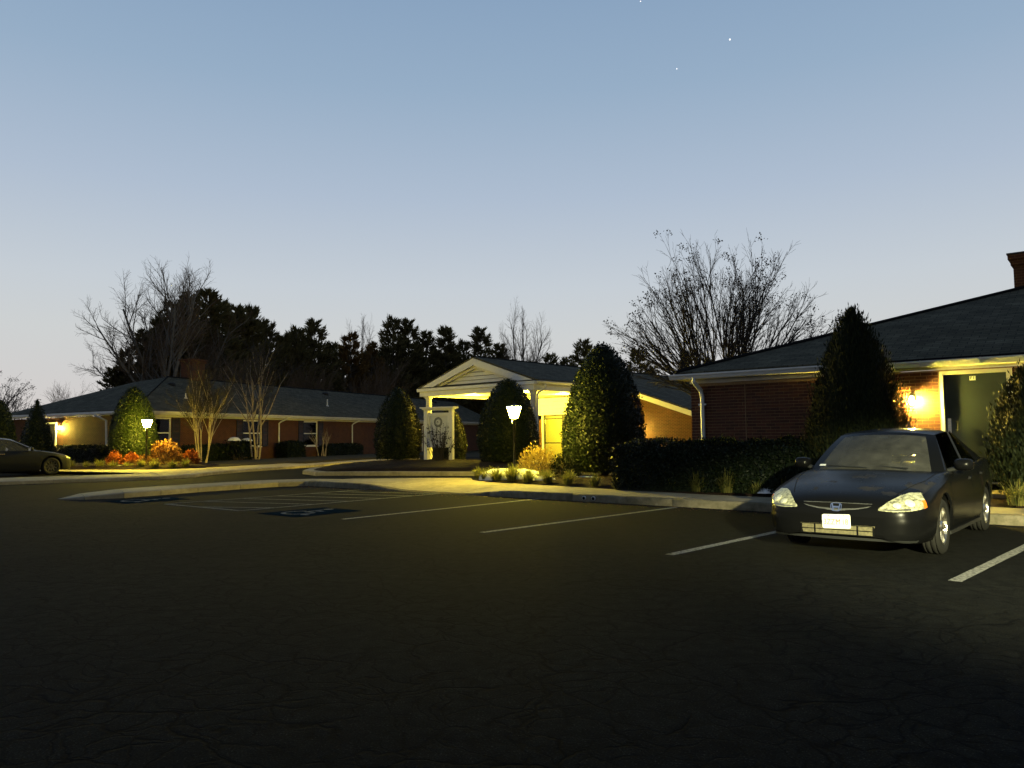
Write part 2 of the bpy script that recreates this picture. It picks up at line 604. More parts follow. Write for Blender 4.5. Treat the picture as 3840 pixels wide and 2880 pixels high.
def thing(name, label, cat, loc=(0, 0, 0), rz=0.0, group=None):
    o = bpy.data.objects.new(name, None)
    o.empty_display_size = 0.2
    COL.objects.link(o)
    o.location = loc
    o.rotation_euler = (0, 0, rz)
    return tag(o, label, cat, group)


def struct(o, label=None, cat=None):
    o['kind'] = 'structure'
    if label:
        o['label'] = label
    if cat:
        o['category'] = cat
    return o


def copy_tree(o, parent=None):
    c = o.copy()
    COL.objects.link(c)
    c.parent = parent
    for ch in list(o.children):
        copy_tree(ch, c)
    return c


def quads_mesh(name, V, nper=4, mat_idx=None):
    """V: (n, nper, 3) array -> mesh of n separate faces."""
    n = V.shape[0]
    me = bpy.data.meshes.new(name)
    me.vertices.add(n * nper)
    me.vertices.foreach_set('co', V.reshape(-1).astype(np.float32))
    me.loops.add(n * nper)
    me.loops.foreach_set('vertex_index', np.arange(n * nper, dtype=np.int32))
    me.polygons.add(n)
    me.polygons.foreach_set('loop_start', np.arange(0, n * nper, nper, dtype=np.int32))
    me.update(calc_edges=True)
    return me


def unit(a):
    return a / np.maximum(np.linalg.norm(a, axis=-1, keepdims=True), 1e-9)


def leaf_quads(P, axis, nrm, length, width):
    """diamond leaves at P, long axis `axis`, lying across `nrm`."""
    axis = unit(axis)
    side = unit(np.cross(axis, nrm))
    L = length[:, None]
    W = width[:, None]
    a = P
    b = P + axis * L * 0.45 + side * W * 0.5
    c = P + axis * L
    d = P + axis * L * 0.45 - side * W * 0.5
    return np.stack([a, b, c, d], 1)


def flat_poly(name, pts, z, mat, parent=None):
    me = bpy.data.meshes.new(name)
    me.from_pydata([(x, y, z) for x, y in pts], [], [tuple(range(len(pts)))])
    me.update()
    o = link_mesh(name, me, mat, parent)
    if me.polygons[0].normal.z < 0:
        me.flip_normals()
    return o


# ------------------------------------------------------------------ the ground
ground = struct(flat_poly('ground', [(-900, -300), (900, -300), (900, 1800), (-900, 1800)], -0.06, 'lawn'))
lot = struct(flat_poly('parking_lot', [(-60, -40), (60, -40), (60, 8), (24, 20), (6, 33), (4, 50), (-14, 66), (-19, 36), (-60, 46)], 0.0, 'asphalt'))

K0 = np.array((-6.06, 22.91))
KU = np.array((0.764, -0.645))
KN = np.array((0.645, 0.764))


def kp(s, n):
    p = K0 + KU * s + KN * n
    return float(p[0]), float(p[1])


def strip_line(name, p, q, w, parent, mat='line_paint', z=0.005):
    p, q = np.array(p), np.array(q)
    d = (q - p) / np.linalg.norm(q - p)
    n = np.array((-d[1], d[0])) * w / 2
    # a slightly wavering stripe
    k = max(2, int(np.linalg.norm(q - p) / 0.35))
    L, Rr = [], []
    for i in range(k + 1):
        t = p + (q - p) * i / k
        j = 1 + random.uniform(-0.07, 0.07)
        L.append(t + n * j)
        Rr.append(t - n * j)
    mb = MB()
    mb.add([(*a, z) for a in L] + [(*a, z) for a in Rr], [(i + k + 1, i + k + 2, i + 1, i) for i in range(k)])
    return mb.build(name, mat, parent)


for p, q in (((-0.46, 11.31), (3.14, 14.96)), ((1.80, 9.03), (5.32, 12.7)), ((4.10, 7.27), (7.3, 10.55)), ((-2.94, 13.36), (0.59, 17.35)), ((6.4, 5.2), (9.5, 8.5))):
    strip_line('stall_line', p, q, 0.115, lot)
# access aisle with its hatching
hA, hB, hC, hD = np.array((-7.58, 16.91)), np.array((-5.33, 15.15)), np.array((-1.75, 19.35)), np.array((-5.2, 21.75))
for p, q in ((hA, hB), (hB, hC), (hA, hA + (hC - hB) * 1.02)):
    strip_line('aisle_line', p, q, 0.10, lot, 'worn_paint', z=0.0055)
for t in (0.14, 0.31, 0.48, 0.65, 0.82, 0.97):
    a = hB + (hC - hB) * t
    b = hA + (hC - hB) * min(1.0, t + 0.02 - 0.17)
    if t - 0.17 > 0:
        strip_line('hatch_line', a, hA + (hC - hB) * (t - 0.19 + 0.04), 0.10, lot, 'worn_paint', z=0.0045)
    else:
        strip_line('hatch_line', a, hA + (hB - hA) * 0.45, 0.10, lot, 'worn_paint', z=0.0045)


def wheelchair(cx, cy, blue):
    def w(a, b):
        return (cx + KU[0] * a + KN[0] * b, cy + KU[1] * a + KN[1] * b)
    if blue:
        o = flat_poly('symbol_square', [w(-0.62, -0.75), (w(0.62, -0.75)), w(0.62, 0.75), w(-0.62, 0.75)], 0.004, 'blue_paint', lot)
    mb = MB()
    z = 0.008

    def seg(p, q, t=0.09):
        p, q = np.array(p), np.array(q)
        d = (q - p) / np.linalg.norm(q - p)
        n = np.array((-d[1], d[0])) * t / 2
        c = [w(*(p + n)), w(*(q + n)), w(*(q - n)), w(*(p - n))]
        mb.add([(*a, z) for a in c], [(0, 3, 2, 1)])
    arc = [(0.30 * math.cos(a) - 0.05, 0.30 * math.sin(a) - 0.22) for a in np.linspace(R(120), R(372), 12)]
    for a, b in zip(arc, arc[1:]):
        seg(a, b, 0.08)
    seg((-0.12, 0.38), (-0.06, -0.08))
    seg((-0.08, 0.16), (0.18, 0.16))
    seg((-0.07, -0.06), (0.20, -0.06))
    seg((0.20, -0.06), (0.36, -0.45))
    seg((0.34, -0.43), (0.48, -0.38))
    hd = [w(-0.14 + 0.10 * math.cos(a), 0.52 + 0.10 * math.sin(a)) for a in np.linspace(0, 2 * math.pi, 11)[:-1]]
    mb.add([(*a, z) for a in hd], [tuple(range(10))])
    o = mb.build('wheelchair_symbol', 'worn_paint', lot)
    for p in o.data.polygons:
        if p.normal.z < 0:
            p.flip()


wheelchair(-3.85, 14.75, True)
wheelchair(-8.55, 18.1, True)

# ------------------------------------------------------------------ front pavement: kerb stones and slabs with a dropped kerb
pave = bpy.data.objects.new('front_pavement', None)
COL.objects.link(pave)
struct(pave)


def drop(s):
    """kerb height along the run, lowered at the ramp."""
    a = min(max((s - 2.2) / 2.3, 0), 1)
    b = min(max((s - 6.0) / 2.0, 0), 1)
    k = 1 - (a * a * (3 - 2 * a)) + (b * b * (3 - 2 * b))
    return 0.012 + 0.14 * k


def back(s):
    xs = (-1, 0.0, 1.1, 2.4, 3.1, 3.7, 4.4, 5.2, 6.7, 8.0, 9.5, 12, 26)
    ns = (0.8, 1.6, 2.6, 3.5, 3.8, 3.1, 2.7, 2.4, 2.25, 2.0, 1.75, 1.4, 1.4)
    return float(np.interp(s, xs, ns))


s = 0.0
while s < 25:
    e = s + 2.4
    mb = MB()
    st = np.linspace(s + 0.006, e - 0.006, 9)
    prof = lambda h: ((0.0, -0.05), (0.0, h * 0.80), (0.012, h - 0.010), (0.03, h), (0.16, h))
    rows = [[(*kp(t, n), z) for n, z in prof(drop(t))] for t in st]
    vs = [p for r_ in rows for p in r_]
    m = 5
    fs = [(i * m + j, (i + 1) * m + j, (i + 1) * m + j + 1, i * m + j + 1) for i in range(8) for j in range(m - 1)]
    fs += [tuple(range(m))[::-1], tuple(8 * m + j for j in range(m))]
    mb.add(vs, fs)
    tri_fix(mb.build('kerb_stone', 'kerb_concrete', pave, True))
    s = e
s = 0.0
while s < 25:
    e = s + 1.52
    st = np.linspace(s + 0.007, e - 0.007, 5)
    mb = MB()
    rows = []
    for t in st:
        bk = back(t)
        row = []
        for j in range(7):
            n = 0.172 + (bk - 0.172) * j / 6
            up = min(1, n / 1.6)
            row.append((*kp(t, n), drop(t) * (1 - up) + 0.15 * up - 0.004))
        row.append((*kp(t, bk), -0.04))
        rows.append(row)
    vs = [p for r_ in rows for p in r_]
    m = 8
    fs = [(i * m + j, (i + 1) * m + j, (i + 1) * m + j + 1, i * m + j + 1) for i in range(4) for j in range(m - 1)]
    mb.add(vs, fs)
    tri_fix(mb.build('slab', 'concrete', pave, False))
    s = e
for s_ in (9.92, 10.16):      # rainwater pipes let into the kerb face
    mb = MB()
    a0, a1 = kp(s_, -0.03), kp(s_, 0.08)
    mb.tube([(*a0, 0.075), (*a1, 0.075)], 0.045, 12)
    po = mb.build('drain_pipe', 'gutter_white', pave, True)
    mb = MB()
    a0, a1 = kp(s_, -0.034), kp(s_, -0.031)
    mb.tube([(*a0, 0.075), (*a1, 0.075)], 0.036, 12)
    mb.build('pipe_bore', 'cavity', po)
# dirt showing in the joints
mb = MB()
st = np.linspace(0, 25, 60)
vs = [q for t in st for q in ((*kp(t, 0.02), max(0.002, drop(t) - 0.035)), (*kp(t, back(t) - 0.02), 0.10))]
mb.add(vs, [(2 * i, 2 * i + 2, 2 * i + 3, 2 * i + 1) for i in range(59)])
mb.build('joint_bed', 'mulch', pave)


def ribbon(name, front, backp, h, parent, mat='kerb_concrete', n_seg=1, seg_name='kerb_stone'):
    """raised concrete strip between two polylines (same count); each bay is a stone of its own."""
    for i in range(len(front) - 1):
        a, b = np.array(front[i]), np.array(front[i + 1])
        c, d = np.array(backp[i]), np.array(backp[i + 1])
        ga = (b - a) / np.linalg.norm(b - a) * 0.006
        gc = (d - c) / max(np.linalg.norm(d - c), 1e-6) * 0.006
        a, b, c, d = a + ga, b - ga, c + gc, d - gc
        h0, h1 = (h[i], h[i + 1]) if hasattr(h, '__len__') else (h, h)
        lift = 0.03
        av, bv = a + (c - a) * 0.06, b + (d - b) * 0.06
        mb = MB()
        mb.add([(*a, -0.05), (*b, -0.05), (*b, h1 - lift * min(1, h1 / 0.15)), (*a, h0 - lift * min(1, h0 / 0.15)), (*av, h0), (*bv, h1), (*d, h1), (*c, h0), (*d, -0.05), (*c, -0.05)],
               [(0, 1, 2, 3), (3, 2, 5, 4), (4, 5, 6, 7), (7, 6, 8, 9), (0, 3, 4, 7, 9), (1, 8, 6, 5, 2)])
        tri_fix(mb.build(seg_name, mat, parent))


median = bpy.data.objects.new('median_kerb', None)
COL.objects.link(median)
struct(median)
fr = [(-10.95, 18.6), (-10.2, 18.45), (-9.46, 18.84), (-8.95, 19.7), (-8.42, 20.7), (-7.65, 21.75), (-6.87, 22.72), (-6.2, 23.0), (-6.06, 22.91)]
bk = [(-11.0, 19.0), (-10.9, 19.5), (-10.3, 20.15), (-9.75, 20.95), (-9.1, 21.9), (-8.35, 22.9), (-7.5, 23.75), (-6.3, 24.2), (-5.25, 23.85)]
ribbon('median', fr, bk, [0.01, 0.08, 0.14, 0.15, 0.15, 0.15, 0.15, 0.15, 0.15], median, 'concrete')

left_strip = bpy.data.objects.new('left_kerb', None)
COL.objects.link(left_strip)
struct(left_strip)
fr = [(-24.0, 21.2), (-20.3, 22.9), (-17.9, 24.3), (-15.4, 25.94), (-13.9, 26.9), (-12.65, 27.73), (-11.96, 29.07), (-12.0, 31.0), (-11.45, 33.9), (-10.45, 36.5), (-9.75, 39.0), (-8.6, 43.5), (-6.0, 50.0)]
bk = [(-25.2, 23.4), (-21.5, 25.2), (-19.1, 26.6), (-17.0, 28.0), (-15.2, 29.3), (-14.0, 30.2), (-13.4, 31.0), (-13.1, 32.5), (-12.55, 35.2), (-11.5, 37.8), (-10.75, 40.2), (-9.55, 44.6), (-7.0, 51.0)]
ribbon('left_kerb', fr, bk, 0.13, left_strip, 'concrete')
# pavement in front of the left building's corner bed
fp = struct(flat_poly('corner_pavement', [(-19.6, 33.2), (-17.0, 31.8), (-14.6, 30.5), (-13.4, 31.05), (-13.12, 32.5), (-12.57, 35.2), (-11.52, 37.8), (-10.77, 40.2), (-12.0, 40.9), (-13.4, 37.6), (-14.2, 35.2), (-15.6, 33.9), (-20.5, 35.0), (-23.5, 36.5), (-24.0, 35.0)], 0.125, 'concrete'))

# ------------------------------------------------------------------ planting beds
def mound(name, outline, z0, top, mat='mulch', rings=7, jitter=0.05, power=0.6, centre=None):
    pts = np.array(outline, float)
    # resample the outline
    seg = np.r_[pts, pts[:1]]
    d = np.r_[0, np.cumsum(np.linalg.norm(np.diff(seg, axis=0), axis=1))]
    n = max(24, int(d[-1] / 0.5))
    t = np.linspace(0, d[-1], n + 1)[:-1]
    ol = np.c_[np.interp(t, d, seg[:, 0]), np.interp(t, d, seg[:, 1])]
    c = ol.mean(0) if centre is None else np.array(centre)
    vs = []
    for i in range(rings):
        k = i / rings
        for p in ol:
            q = p + (c - p) * k
            z = z0 + (top - z0) * (1 - (1 - k) ** 2) ** power + (random.uniform(-jitter, jitter) if i else 0)
            vs.append((q[0], q[1], z))
    vs.append((c[0], c[1], top))
    for p in ol:
        vs.append((p[0], p[1], -0.05))
    fs = []
    for i in range(rings - 1):
        for k in range(n):
            a, b = i * n + k, i * n + (k + 1) % n
            fs.append((a, b, b + n, a + n))
    for k in range(n):
        fs.append(((rings - 1) * n + k, (rings - 1) * n + (k + 1) % n, rings * n))
        fs.append((k, rings * n + 1 + k, rings * n + 1 + (k + 1) % n, (k + 1) % n))
    mb = MB()
    mb.add(vs, fs)
    o = struct(tri_fix(mb.build(name, mat, None, True)))
    return o


# bed along the right-hand building, running on under the lamp
bed_pts = [kp(24, 1.41), kp(12, 1.41), kp(9.5, 1.76), kp(8, 2.01), kp(6.7, 2.26), kp(5.2, 2.41), kp(4.4, 2.71), kp(3.72, 3.1), kp(3.6, 3.6), kp(4.2, 4.6), kp(5.6, 6.0), kp(7.5, 7.6), kp(9.5, 8.5), kp(12.5, 8.6), kp(14, 5.2), kp(18, 4.4), kp(24, 4.4)]
mb = MB()
struct(mound('planting_bed', bed_pts, 0.16, 0.27, 'mulch', 6, 0.025, 0.5, kp(10.5, 4.6)))
# raised island with the sign
isl_k = bpy.data.objects.new('island_kerb', None)
COL.objects.link(isl_k)
struct(isl_k)
fr = [(-7.6, 38.5), (-8.3, 35.6), (-8.75, 33.2), (-8.4, 30.9), (-7.47, 29.3), (-6.3, 29.2), (-4.22, 28.75), (-2.6, 28.3), (-0.6, 27.6), (0.9, 27.2), (2.2, 27.9), (2.6, 29.3), (1.8, 31.0), (0.6, 32.4)]
c = np.array((-3.0, 32.0))
bk = [tuple(np.array(p) + (c - np.array(p)) / np.linalg.norm(c - np.array(p)) * 0.42) for p in fr]
ribbon('island_kerb', fr, bk, 0.15, isl_k, 'concrete')
mound('sign_island', bk + [(-2.0, 35.2), (-5.0, 38.5)], 0.16, 0.46, 'mulch', 8, 0.03, 0.55, (-2.6, 32.4))
# beds at the left building
mound('corner_bed', [(-23.4, 36.6), (-20.5, 35.05), (-15.6, 33.95), (-14.2, 35.25), (-14.4, 38.5), (-16.5, 41.5), (-20.0, 40.5), (-24, 39.5)], 0.13, 0.36, 'mulch', 6, 0.02, 0.5, (-17.6, 36.9))
struct(mound('lawn_strip', [(-14.2, 35.4), (-13.4, 37.7), (-12.0, 41.0), (-10.9, 44.6), (-9.0, 50.6), (-6.0, 58), (-4.0, 74), (-8.5, 70), (-14.4, 56.5), (-18.3, 46.0), (-19.8, 42.2), (-16.3, 41.3)], 0.12, 0.20, 'lawn', 5, 0.01, 0.5, (-13.2, 49)))
struct(mound('lawn_left', [(-24, 35.1), (-23.6, 36.6), (-24.2, 39.6), (-20.6, 41.0), (-33, 48.6), (-48, 56), (-48, 44)], 0.10, 0.16, 'lawn', 4, 0.01, 0.5))

# ------------------------------------------------------------------ building helpers
def roof_plane(name, pts, parent, thick=0.05, mat='shingles'):
    """sloping roof sheet with thickness; UV in metres, u along the eave (first edge)."""
    P = [Vector(p) for p in pts]
    n = Vector((0, 0, 0))
    for i in range(len(P)):
        n += P[i].cross(P[(i + 1) % len(P)])
    n.normalize()
    if n.z < 0:
        P.reverse()
        n = -n
    low = sorted(P, key=lambda p: p.z)[:2]
    ue = (low[1] - low[0])
    ue.z = 0
    ue.normalize()
    ve = n.cross(ue)
    k = len(P)
    top = [p + n * thick for p in P]
    vs = top + P
    fs = [tuple(range(k)), tuple(range(2 * k - 1, k - 1, -1))]
    for i in range(k):
        j = (i + 1) % k
        fs.append((i, i + k, j + k, j))
    me = bpy.data.meshes.new(name)
    me.from_pydata([tuple(v) for v in vs], [], fs)
    uvl = me.uv_layers.new(name='UVMap')
    for poly in me.polygons:
        for li in poly.loop_indices:
            co = me.vertices[me.loops[li].vertex_index].co
            uvl.data[li].uv = (co.dot(ue), co.dot(ve))
    me.update()
    return tri_fix(link_mesh(name, me, mat, parent))


def gutter_x(name, x0, x1, y, z, parent, side=-1):
    s_ = side
    mb = MB()
    mb.prism([(y, z - 0.115), (y + s_ * 0.07, z - 0.115), (y + s_ * 0.10, z - 0.06), (y + s_ * 0.125, z - 0.03), (y + s_ * 0.125, z), (y, z)], 'x', x0, x1)
    return tri_fix(mb.build(name, 'gutter_white', parent))


def gutter_y(name, y0, y1, x, z, parent, side=-1):
    s_ = side
    mb = MB()
    mb.prism([(x, z - 0.115), (x + s_ * 0.07, z - 0.115), (x + s_ * 0.10, z - 0.06), (x + s_ * 0.125, z - 0.03), (x + s_ * 0.125, z), (x, z)], 'y', y0, y1)
    return tri_fix(mb.build(name, 'gutter_white', parent))


def downspout(parent, pts, r_=0.045, brackets=()):
    mb = MB()
    mb.tube(pts, r_, 6)
    o = mb.build('downspout', 'gutter_white', parent)
    for (x, y, z, dx, dy) in brackets:
        b = MB()
        b.box(x - dx, x + dx, y - dy, y + dy, z - 0.02, z + 0.02)
        b.build('bracket', 'gutter_white', o)
    return o


def vent(parent, x, y, z, r_=0.24):
    mb = MB()
    mb.lathe([(r_, -0.12), (r_, 0.03), (r_ * 0.9, 0.10), (r_ * 0.5, 0.15), (0.02, 0.165)], 0, 0, 14)
    o = mb.build('roof_vent', 'vent_dark', parent, True)
    o.location = (x, y, z)
    return o


def window(parent, x0, x1, z0, z1, y, glass='window_glass', frame='white_paint', recess=0.05, lite=True):
    """double-hung window on a wall facing -y."""
    t = 0.06
    mb = MB()
    mb.box(x0, x0 + t, y - 0.03, y + 0.06, z0, z1)
    mb.box(x1 - t, x1, y - 0.03, y + 0.06, z0, z1)
    mb.box(x0 + t, x1 - t, y - 0.03, y + 0.06, z1 - t, z1)
    mb.box(x0 + t, x1 - t, y - 0.03, y + 0.06, z0, z0 + t * 0.6)
    w = mb.build('window', frame, parent)
    mb = MB()
    mb.box(x0 - 0.05, x1 + 0.05, y - 0.09, y + 0.02, z0 - 0.06, z0 - 0.002)
    mb.build('sill', frame, w)
    zm = (z0 + z1) / 2
    for a, b, d in ((z0 + t * 0.6, zm, 0.02), (zm, z1 - t, 0.0)):
        s_ = MB()
        s_.box(x0 + t, x0 + t + 0.035, y + d, y + d + 0.03, a, b)
        s_.box(x1 - t - 0.035, x1 - t, y + d, y + d + 0.03, a, b)
        s_.box(x0 + t + 0.035, x1 - t - 0.035, y + d, y + d + 0.03, a, a + 0.035)
        s_.box(x0 + t + 0.035, x1 - t - 0.035, y + d, y + d + 0.03, b - 0.035, b)
        s_.build('sash', frame, w)
        g = MB()
        g.box(x0 + t + 0.036, x1 - t - 0.036, y + d + 0.012, y + d + 0.018, a + 0.036, b - 0.036)
        g.build('pane', glass, w)
    return w


def shutter(parent, x0, x1, z0, z1, y):
    mb = MB()
    mb.box(x0, x0 + 0.05, y - 0.045, y, z0, z1)
    mb.box(x1 - 0.05, x1, y - 0.045, y, z0, z1)
    for za, zb in ((z0, z0 + 0.07), ((z0 + z1) / 2 - 0.03, (z0 + z1) / 2 + 0.03), (z1 - 0.07, z1)):
        mb.box(x0 + 0.05, x1 - 0.05, y - 0.045, y, za, zb)
    o = mb.build('shutter', 'shutter_black', parent)
    s_ = MB()
    n = int((z1 - z0) / 0.09)
    for i in range(n):
        z = z0 + 0.07 + (z1 - z0 - 0.16) * i / n
        s_.add([(x0 + 0.05, y - 0.04, z), (x1 - 0.05, y - 0.04, z), (x1 - 0.05, y - 0.008, z + 0.06), (x0 + 0.05, y - 0.008, z + 0.06)], [(0, 1, 2, 3)])
    so = s_.build('louvres', 'shutter_black', o)
    so['kind'] = 'stuff'
    return o


def wall_with_holes(name, x0, x1, z0, z1, y, holes, mat, parent, depth=0.22):
    """wall slab facing -y with rectangular openings (xa, xb, za, zb), sorted by x and not overlapping."""
    mb = MB()
    cur = x0
    for xa, xb, za, zb in sorted(holes):
        if xa > cur:
            mb.box(cur, xa, y, y + depth, z0, z1)
        if za > z0:
            mb.box(xa, xb, y, y + depth, z0, za)
        if zb < z1:
            mb.box(xa, xb, y, y + depth, zb, z1)
        cur = xb
    if x1 > cur:
        mb.box(cur, x1, y, y + depth, z0, z1)
    return mb.build(name, mat, parent)


def point_light(name, loc, power, color, radius, parent=None):
    ld = bpy.data.lights.new(name, 'POINT')
    ld.energy = power
    ld.color = color
    ld.shadow_soft_size = radius
    o = bpy.data.objects.new(name, ld)
    COL.objects.link(o)
    o.location = loc
    if parent is not None:
        o.parent = parent
    return o


WARM = (1.0, 0.70, 0.16)

# ------------------------------------------------------------------ right-hand brick building
RB = thing('brick_building', 'low red brick building with dark hip roof and green door at right', 'building', (4.12, 17.69, 0), R(-39))
RC = 0.45          # the door bay stands back by this much
XB = 2.95
# masonry core, a mortar-coloured wall that the bricks stand proud of
core = MB()
core.box(0, XB, 0.008, 0.25, 0, 2.56)
core.box(XB - 0.24, XB - 0.008, 0.25, RC + 0.3, 0, 2.56)
core.box(XB, 5.0, RC + 0.008, RC + 0.25, 0, 2.60)
core.box(6.2, 15.5, RC + 0.008, RC + 0.25, 0, 2.60)
core.box(5.0, 6.2, RC + 0.008, RC + 0.25, 2.57, 2.60)
core.box(0.008, 0.25, 0.25, 14, 0, 2.56)
core.build('wall', 'mortar', RB)
BL, BH, BD, MJ = 0.194, 0.0575, 0.09, 0.0095
unit_b = MB()
unit_b.box(-BL / 2, BL / 2, -0.0, BD, -BH / 2, BH / 2)
brick_me = unit_b.mesh('brick')
brick_me.materials.append(MATS['fired_brick'])
half_b = MB()
half_b.box(-0.0923 / 2, 0.0923 / 2, 0.0, BD, -BH / 2, BH / 2)
half_me = half_b.mesh('half_brick')
half_me.materials.append(MATS['fired_brick'])
cands = []


def lay(x0, x1, z0, z1, y, vis):
    row = 0
    z = z0 + BH / 2
    while z + BH / 2 <= z1 + 1e-6:
        x = x0
        first = row % 2 == 1
        while x < x1 - 0.05:
            L = 0.0923 if first else BL
            if x + L > x1 + 0.002:
                L = 0.0923
                if x + L > x1 + 0.002:
                    break
            cands.append((x + L / 2, y, z, L, vis(x + L / 2, z)))
            x += L + MJ
            first = False
        row += 1
        z += BH + MJ


lay(0.0, XB, 0.16, 2.56, 0.0, lambda x, z: z > 1.18)
lay(XB + 0.004, 5.0, 0.16, 2.59, RC, lambda x, z: z > 1.25 and x > 4.05)
lay(6.2, 7.4, 0.16, 2.59, RC, lambda x, z: False)
vis = sorted([c for c in cands if c[4]], key=lambda c: -c[0])
near, rest = vis[:300], vis[300:] + [c for c in cands if not c[4]]
for x, y, z, L, _ in near:
    o = bpy.data.objects.new('brick', brick_me if L > 0.15 else half_me)
    COL.objects.link(o)
    o.parent = RB
    o.location = (x + random.uniform(-0.0015, 0.0015), y + random.uniform(-0.003, 0.002), z)
    o.rotation_euler = (0, random.uniform(-0.006, 0.006), random.uniform(-0.012, 0.012))
mb = MB()
for x, y, z, L, _ in rest:
    mb.box(x - L / 2, x + L / 2, y + random.uniform(-0.002, 0.002), y + BD, z - BH / 2, z + BH / 2)
# bricks of the left end wall, seen edge-on
row = 0
z = 0.16 + BH / 2
while z < 2.55:
    y = 0.0 if row % 2 else 0.1
    while y < 6:
        mb.box(-random.uniform(0, 0.002), 0.09, y, y + BL, z - BH / 2, z + BH / 2)
        y += BL + MJ
    row += 1
    z += BH + MJ
o = mb.build('brickwork', 'fired_brick', RB)
o['kind'] = 'stuff'
# a vertical movement joint in the front wall
mb = MB()
mb.box(1.28, 1.292, -0.006, 0.02, 0.2, 2.55)
mb.build('movement_joint', 'mortar', RB)
# eaves
ZG = 2.77
OV = 0.25
mb = MB()
mb.box(-0.02, XB + 0.02, -0.025, 0.008, 2.565, 2.655)
mb.box(XB + 0.03, 15.5, RC - 0.025, RC + 0.008, 2.605, 2.655)
mb.build('frieze_board', 'soffit_white', RB)
mb = MB()
mb.box(-OV + 0.012, XB + 0.10, -OV + 0.012, 0.2, 2.656, 2.668)
mb.box(XB + 0.11, 15.5, RC - OV + 0.012, RC + 0.2, 2.656, 2.668)
mb.box(-OV + 0.012, 0.0, 0.2, 14, 2.656, 2.668)
mb.build('soffit', 'soffit_white', RB)
mb = MB()
mb.box(-OV, XB + 0.12, -OV, -OV + 0.012, 2.66, ZG)
mb.box(XB + 0.121, 15.5, RC - OV, RC - OV + 0.012, 2.66, ZG)
mb.box(-OV, -OV + 0.012, -OV + 0.012, 14, 2.66, ZG)
mb.build('fascia', 'gutter_white', RB)
gutter_x('gutter', -OV - 0.12, XB + 0.15, -OV - 0.002, ZG, RB)
gutter_x('gutter', XB + 0.95, 15.5, RC - OV - 0.002, ZG, RB)
gutter_y('gutter', -OV, 14, -OV - 0.002, ZG, RB)
for xx in (4.75, 5.75):
    mb = MB()
    mb.box(xx - 0.006, xx + 0.006, RC - OV - 0.135, RC - OV - 0.004, ZG - 0.118, ZG + 0.006)
    mb.build('gutter_joint', 'soffit_white', RB)
zr = ZG + 0.333 * 7.25
e0 = (-OV, -OV, ZG)
h1 = (XB + 0.12, XB + 0.12, ZG + 0.333 * (XB + 0.12 + OV))
roof_plane('roof', [e0, (XB + 0.12, -OV, ZG), h1], RB)
roof_plane('roof', [(XB + 0.12, RC - OV, ZG), (15.6, RC - OV, ZG), (15.6, 7, zr), (7, 7, zr), h1], RB)
roof_plane('roof', [(-OV, 14.25, ZG), e0, h1, (7, 7, zr)], RB)
mb = MB()
mb.add([(XB + 0.12, -OV, ZG), (XB + 0.12, RC - OV, ZG), h1], [(0, 1, 2)])
mb.build('roof_cheek', 'shingles', RB)
mb = MB()
mb.tube([(e0[0], e0[1], e0[2] + 0.05), (h1[0], h1[1], h1[2] + 0.05), (7, 7, zr + 0.05)], 0.06, 6)
mb.build('hip_cap', 'shingles', RB)
downspout(RB, [(0.22, -OV - 0.06, ZG - 0.10), (0.22, -OV - 0.06, 2.58), (0.28, -0.09, 2.40), (0.30, -0.06, 2.25), (0.30, -0.06, 0.3)], 0.05, ((0.30, -0.06, 2.08, 0.09, 0.02),))
# chimney
ch = MB()
ch.box(5.75, 6.9, 6.2, 7.3, 4.0, 5.52)
chim = ch.build('chimney', 'brickwork', RB)
ch = MB()
ch.box(5.70, 6.95, 6.15, 7.35, 5.521, 5.66)
ch.box(5.65, 7.0, 6.10, 7.40, 5.661, 5.78)
ch.build('chimney_cap', 'brickwork', chim)
ch = MB()
ch.box(5.63, 7.02, 6.08, 7.42, 5.781, 5.82)
ch.build('coping', 'vent_dark', chim)
# green door
dr = MB()
dr.box(5.07, 6.10, RC + 0.05, RC + 0.095, 0.51, 2.50)
door = dr.build('door', 'door_green', RB)
f = MB()
f.box(5.005, 5.065, RC - 0.02, RC + 0.12, 0.47, 2.57)
f.box(6.105, 6.195, RC - 0.02, RC + 0.12, 0.47, 2.57)
f.box(5.065, 6.105, RC - 0.02, RC + 0.12, 2.505, 2.57)
f.build('door_frame', 'white_paint', door)
f = MB()
f.box(5.0, 6.2, RC - 0.08, RC + 0.13, 0.43, 0.468)
f.build('threshold', 'steel', door)
f = MB()
f.box(5.105, 5.165, RC + 0.038, RC + 0.049, 1.34, 1.66)
pl = f.build('lock_plate', 'steel', door)
f = MB()
f.lathe([(0.018, 0), (0.018, 0.01), (0.010, 0.012)], 0, 0, 10)
k = f.build('keyhole', 'black_metal', pl)
k.location = (5.135, RC + 0.037, 1.40)
k.rotation_euler = (R(90), 0, 0)
f = MB()
f.tube([(5.235, RC + 0.049, 1.60), (5.235, RC - 0.01, 1.60), (5.285, RC - 0.015, 1.60), (5.285, RC - 0.015, 1.44), (5.235, RC - 0.01, 1.44), (5.235, RC + 0.049, 1.44)], 0.011, 6)
f.build('handle', 'black_metal', door)
f = MB()
for zz in (2.2, 1.5, 0.8):
    f.box(6.085, 6.112, RC + 0.035, RC + 0.05, zz - 0.06, zz + 0.06)
f.build('hinges', 'steel', door)
f = MB()
f.box(5.505, 5.605, RC + 0.040, RC + 0.049, 2.375, 2.455)
sg = f.build('door_number_plate', 'plate_white', door)


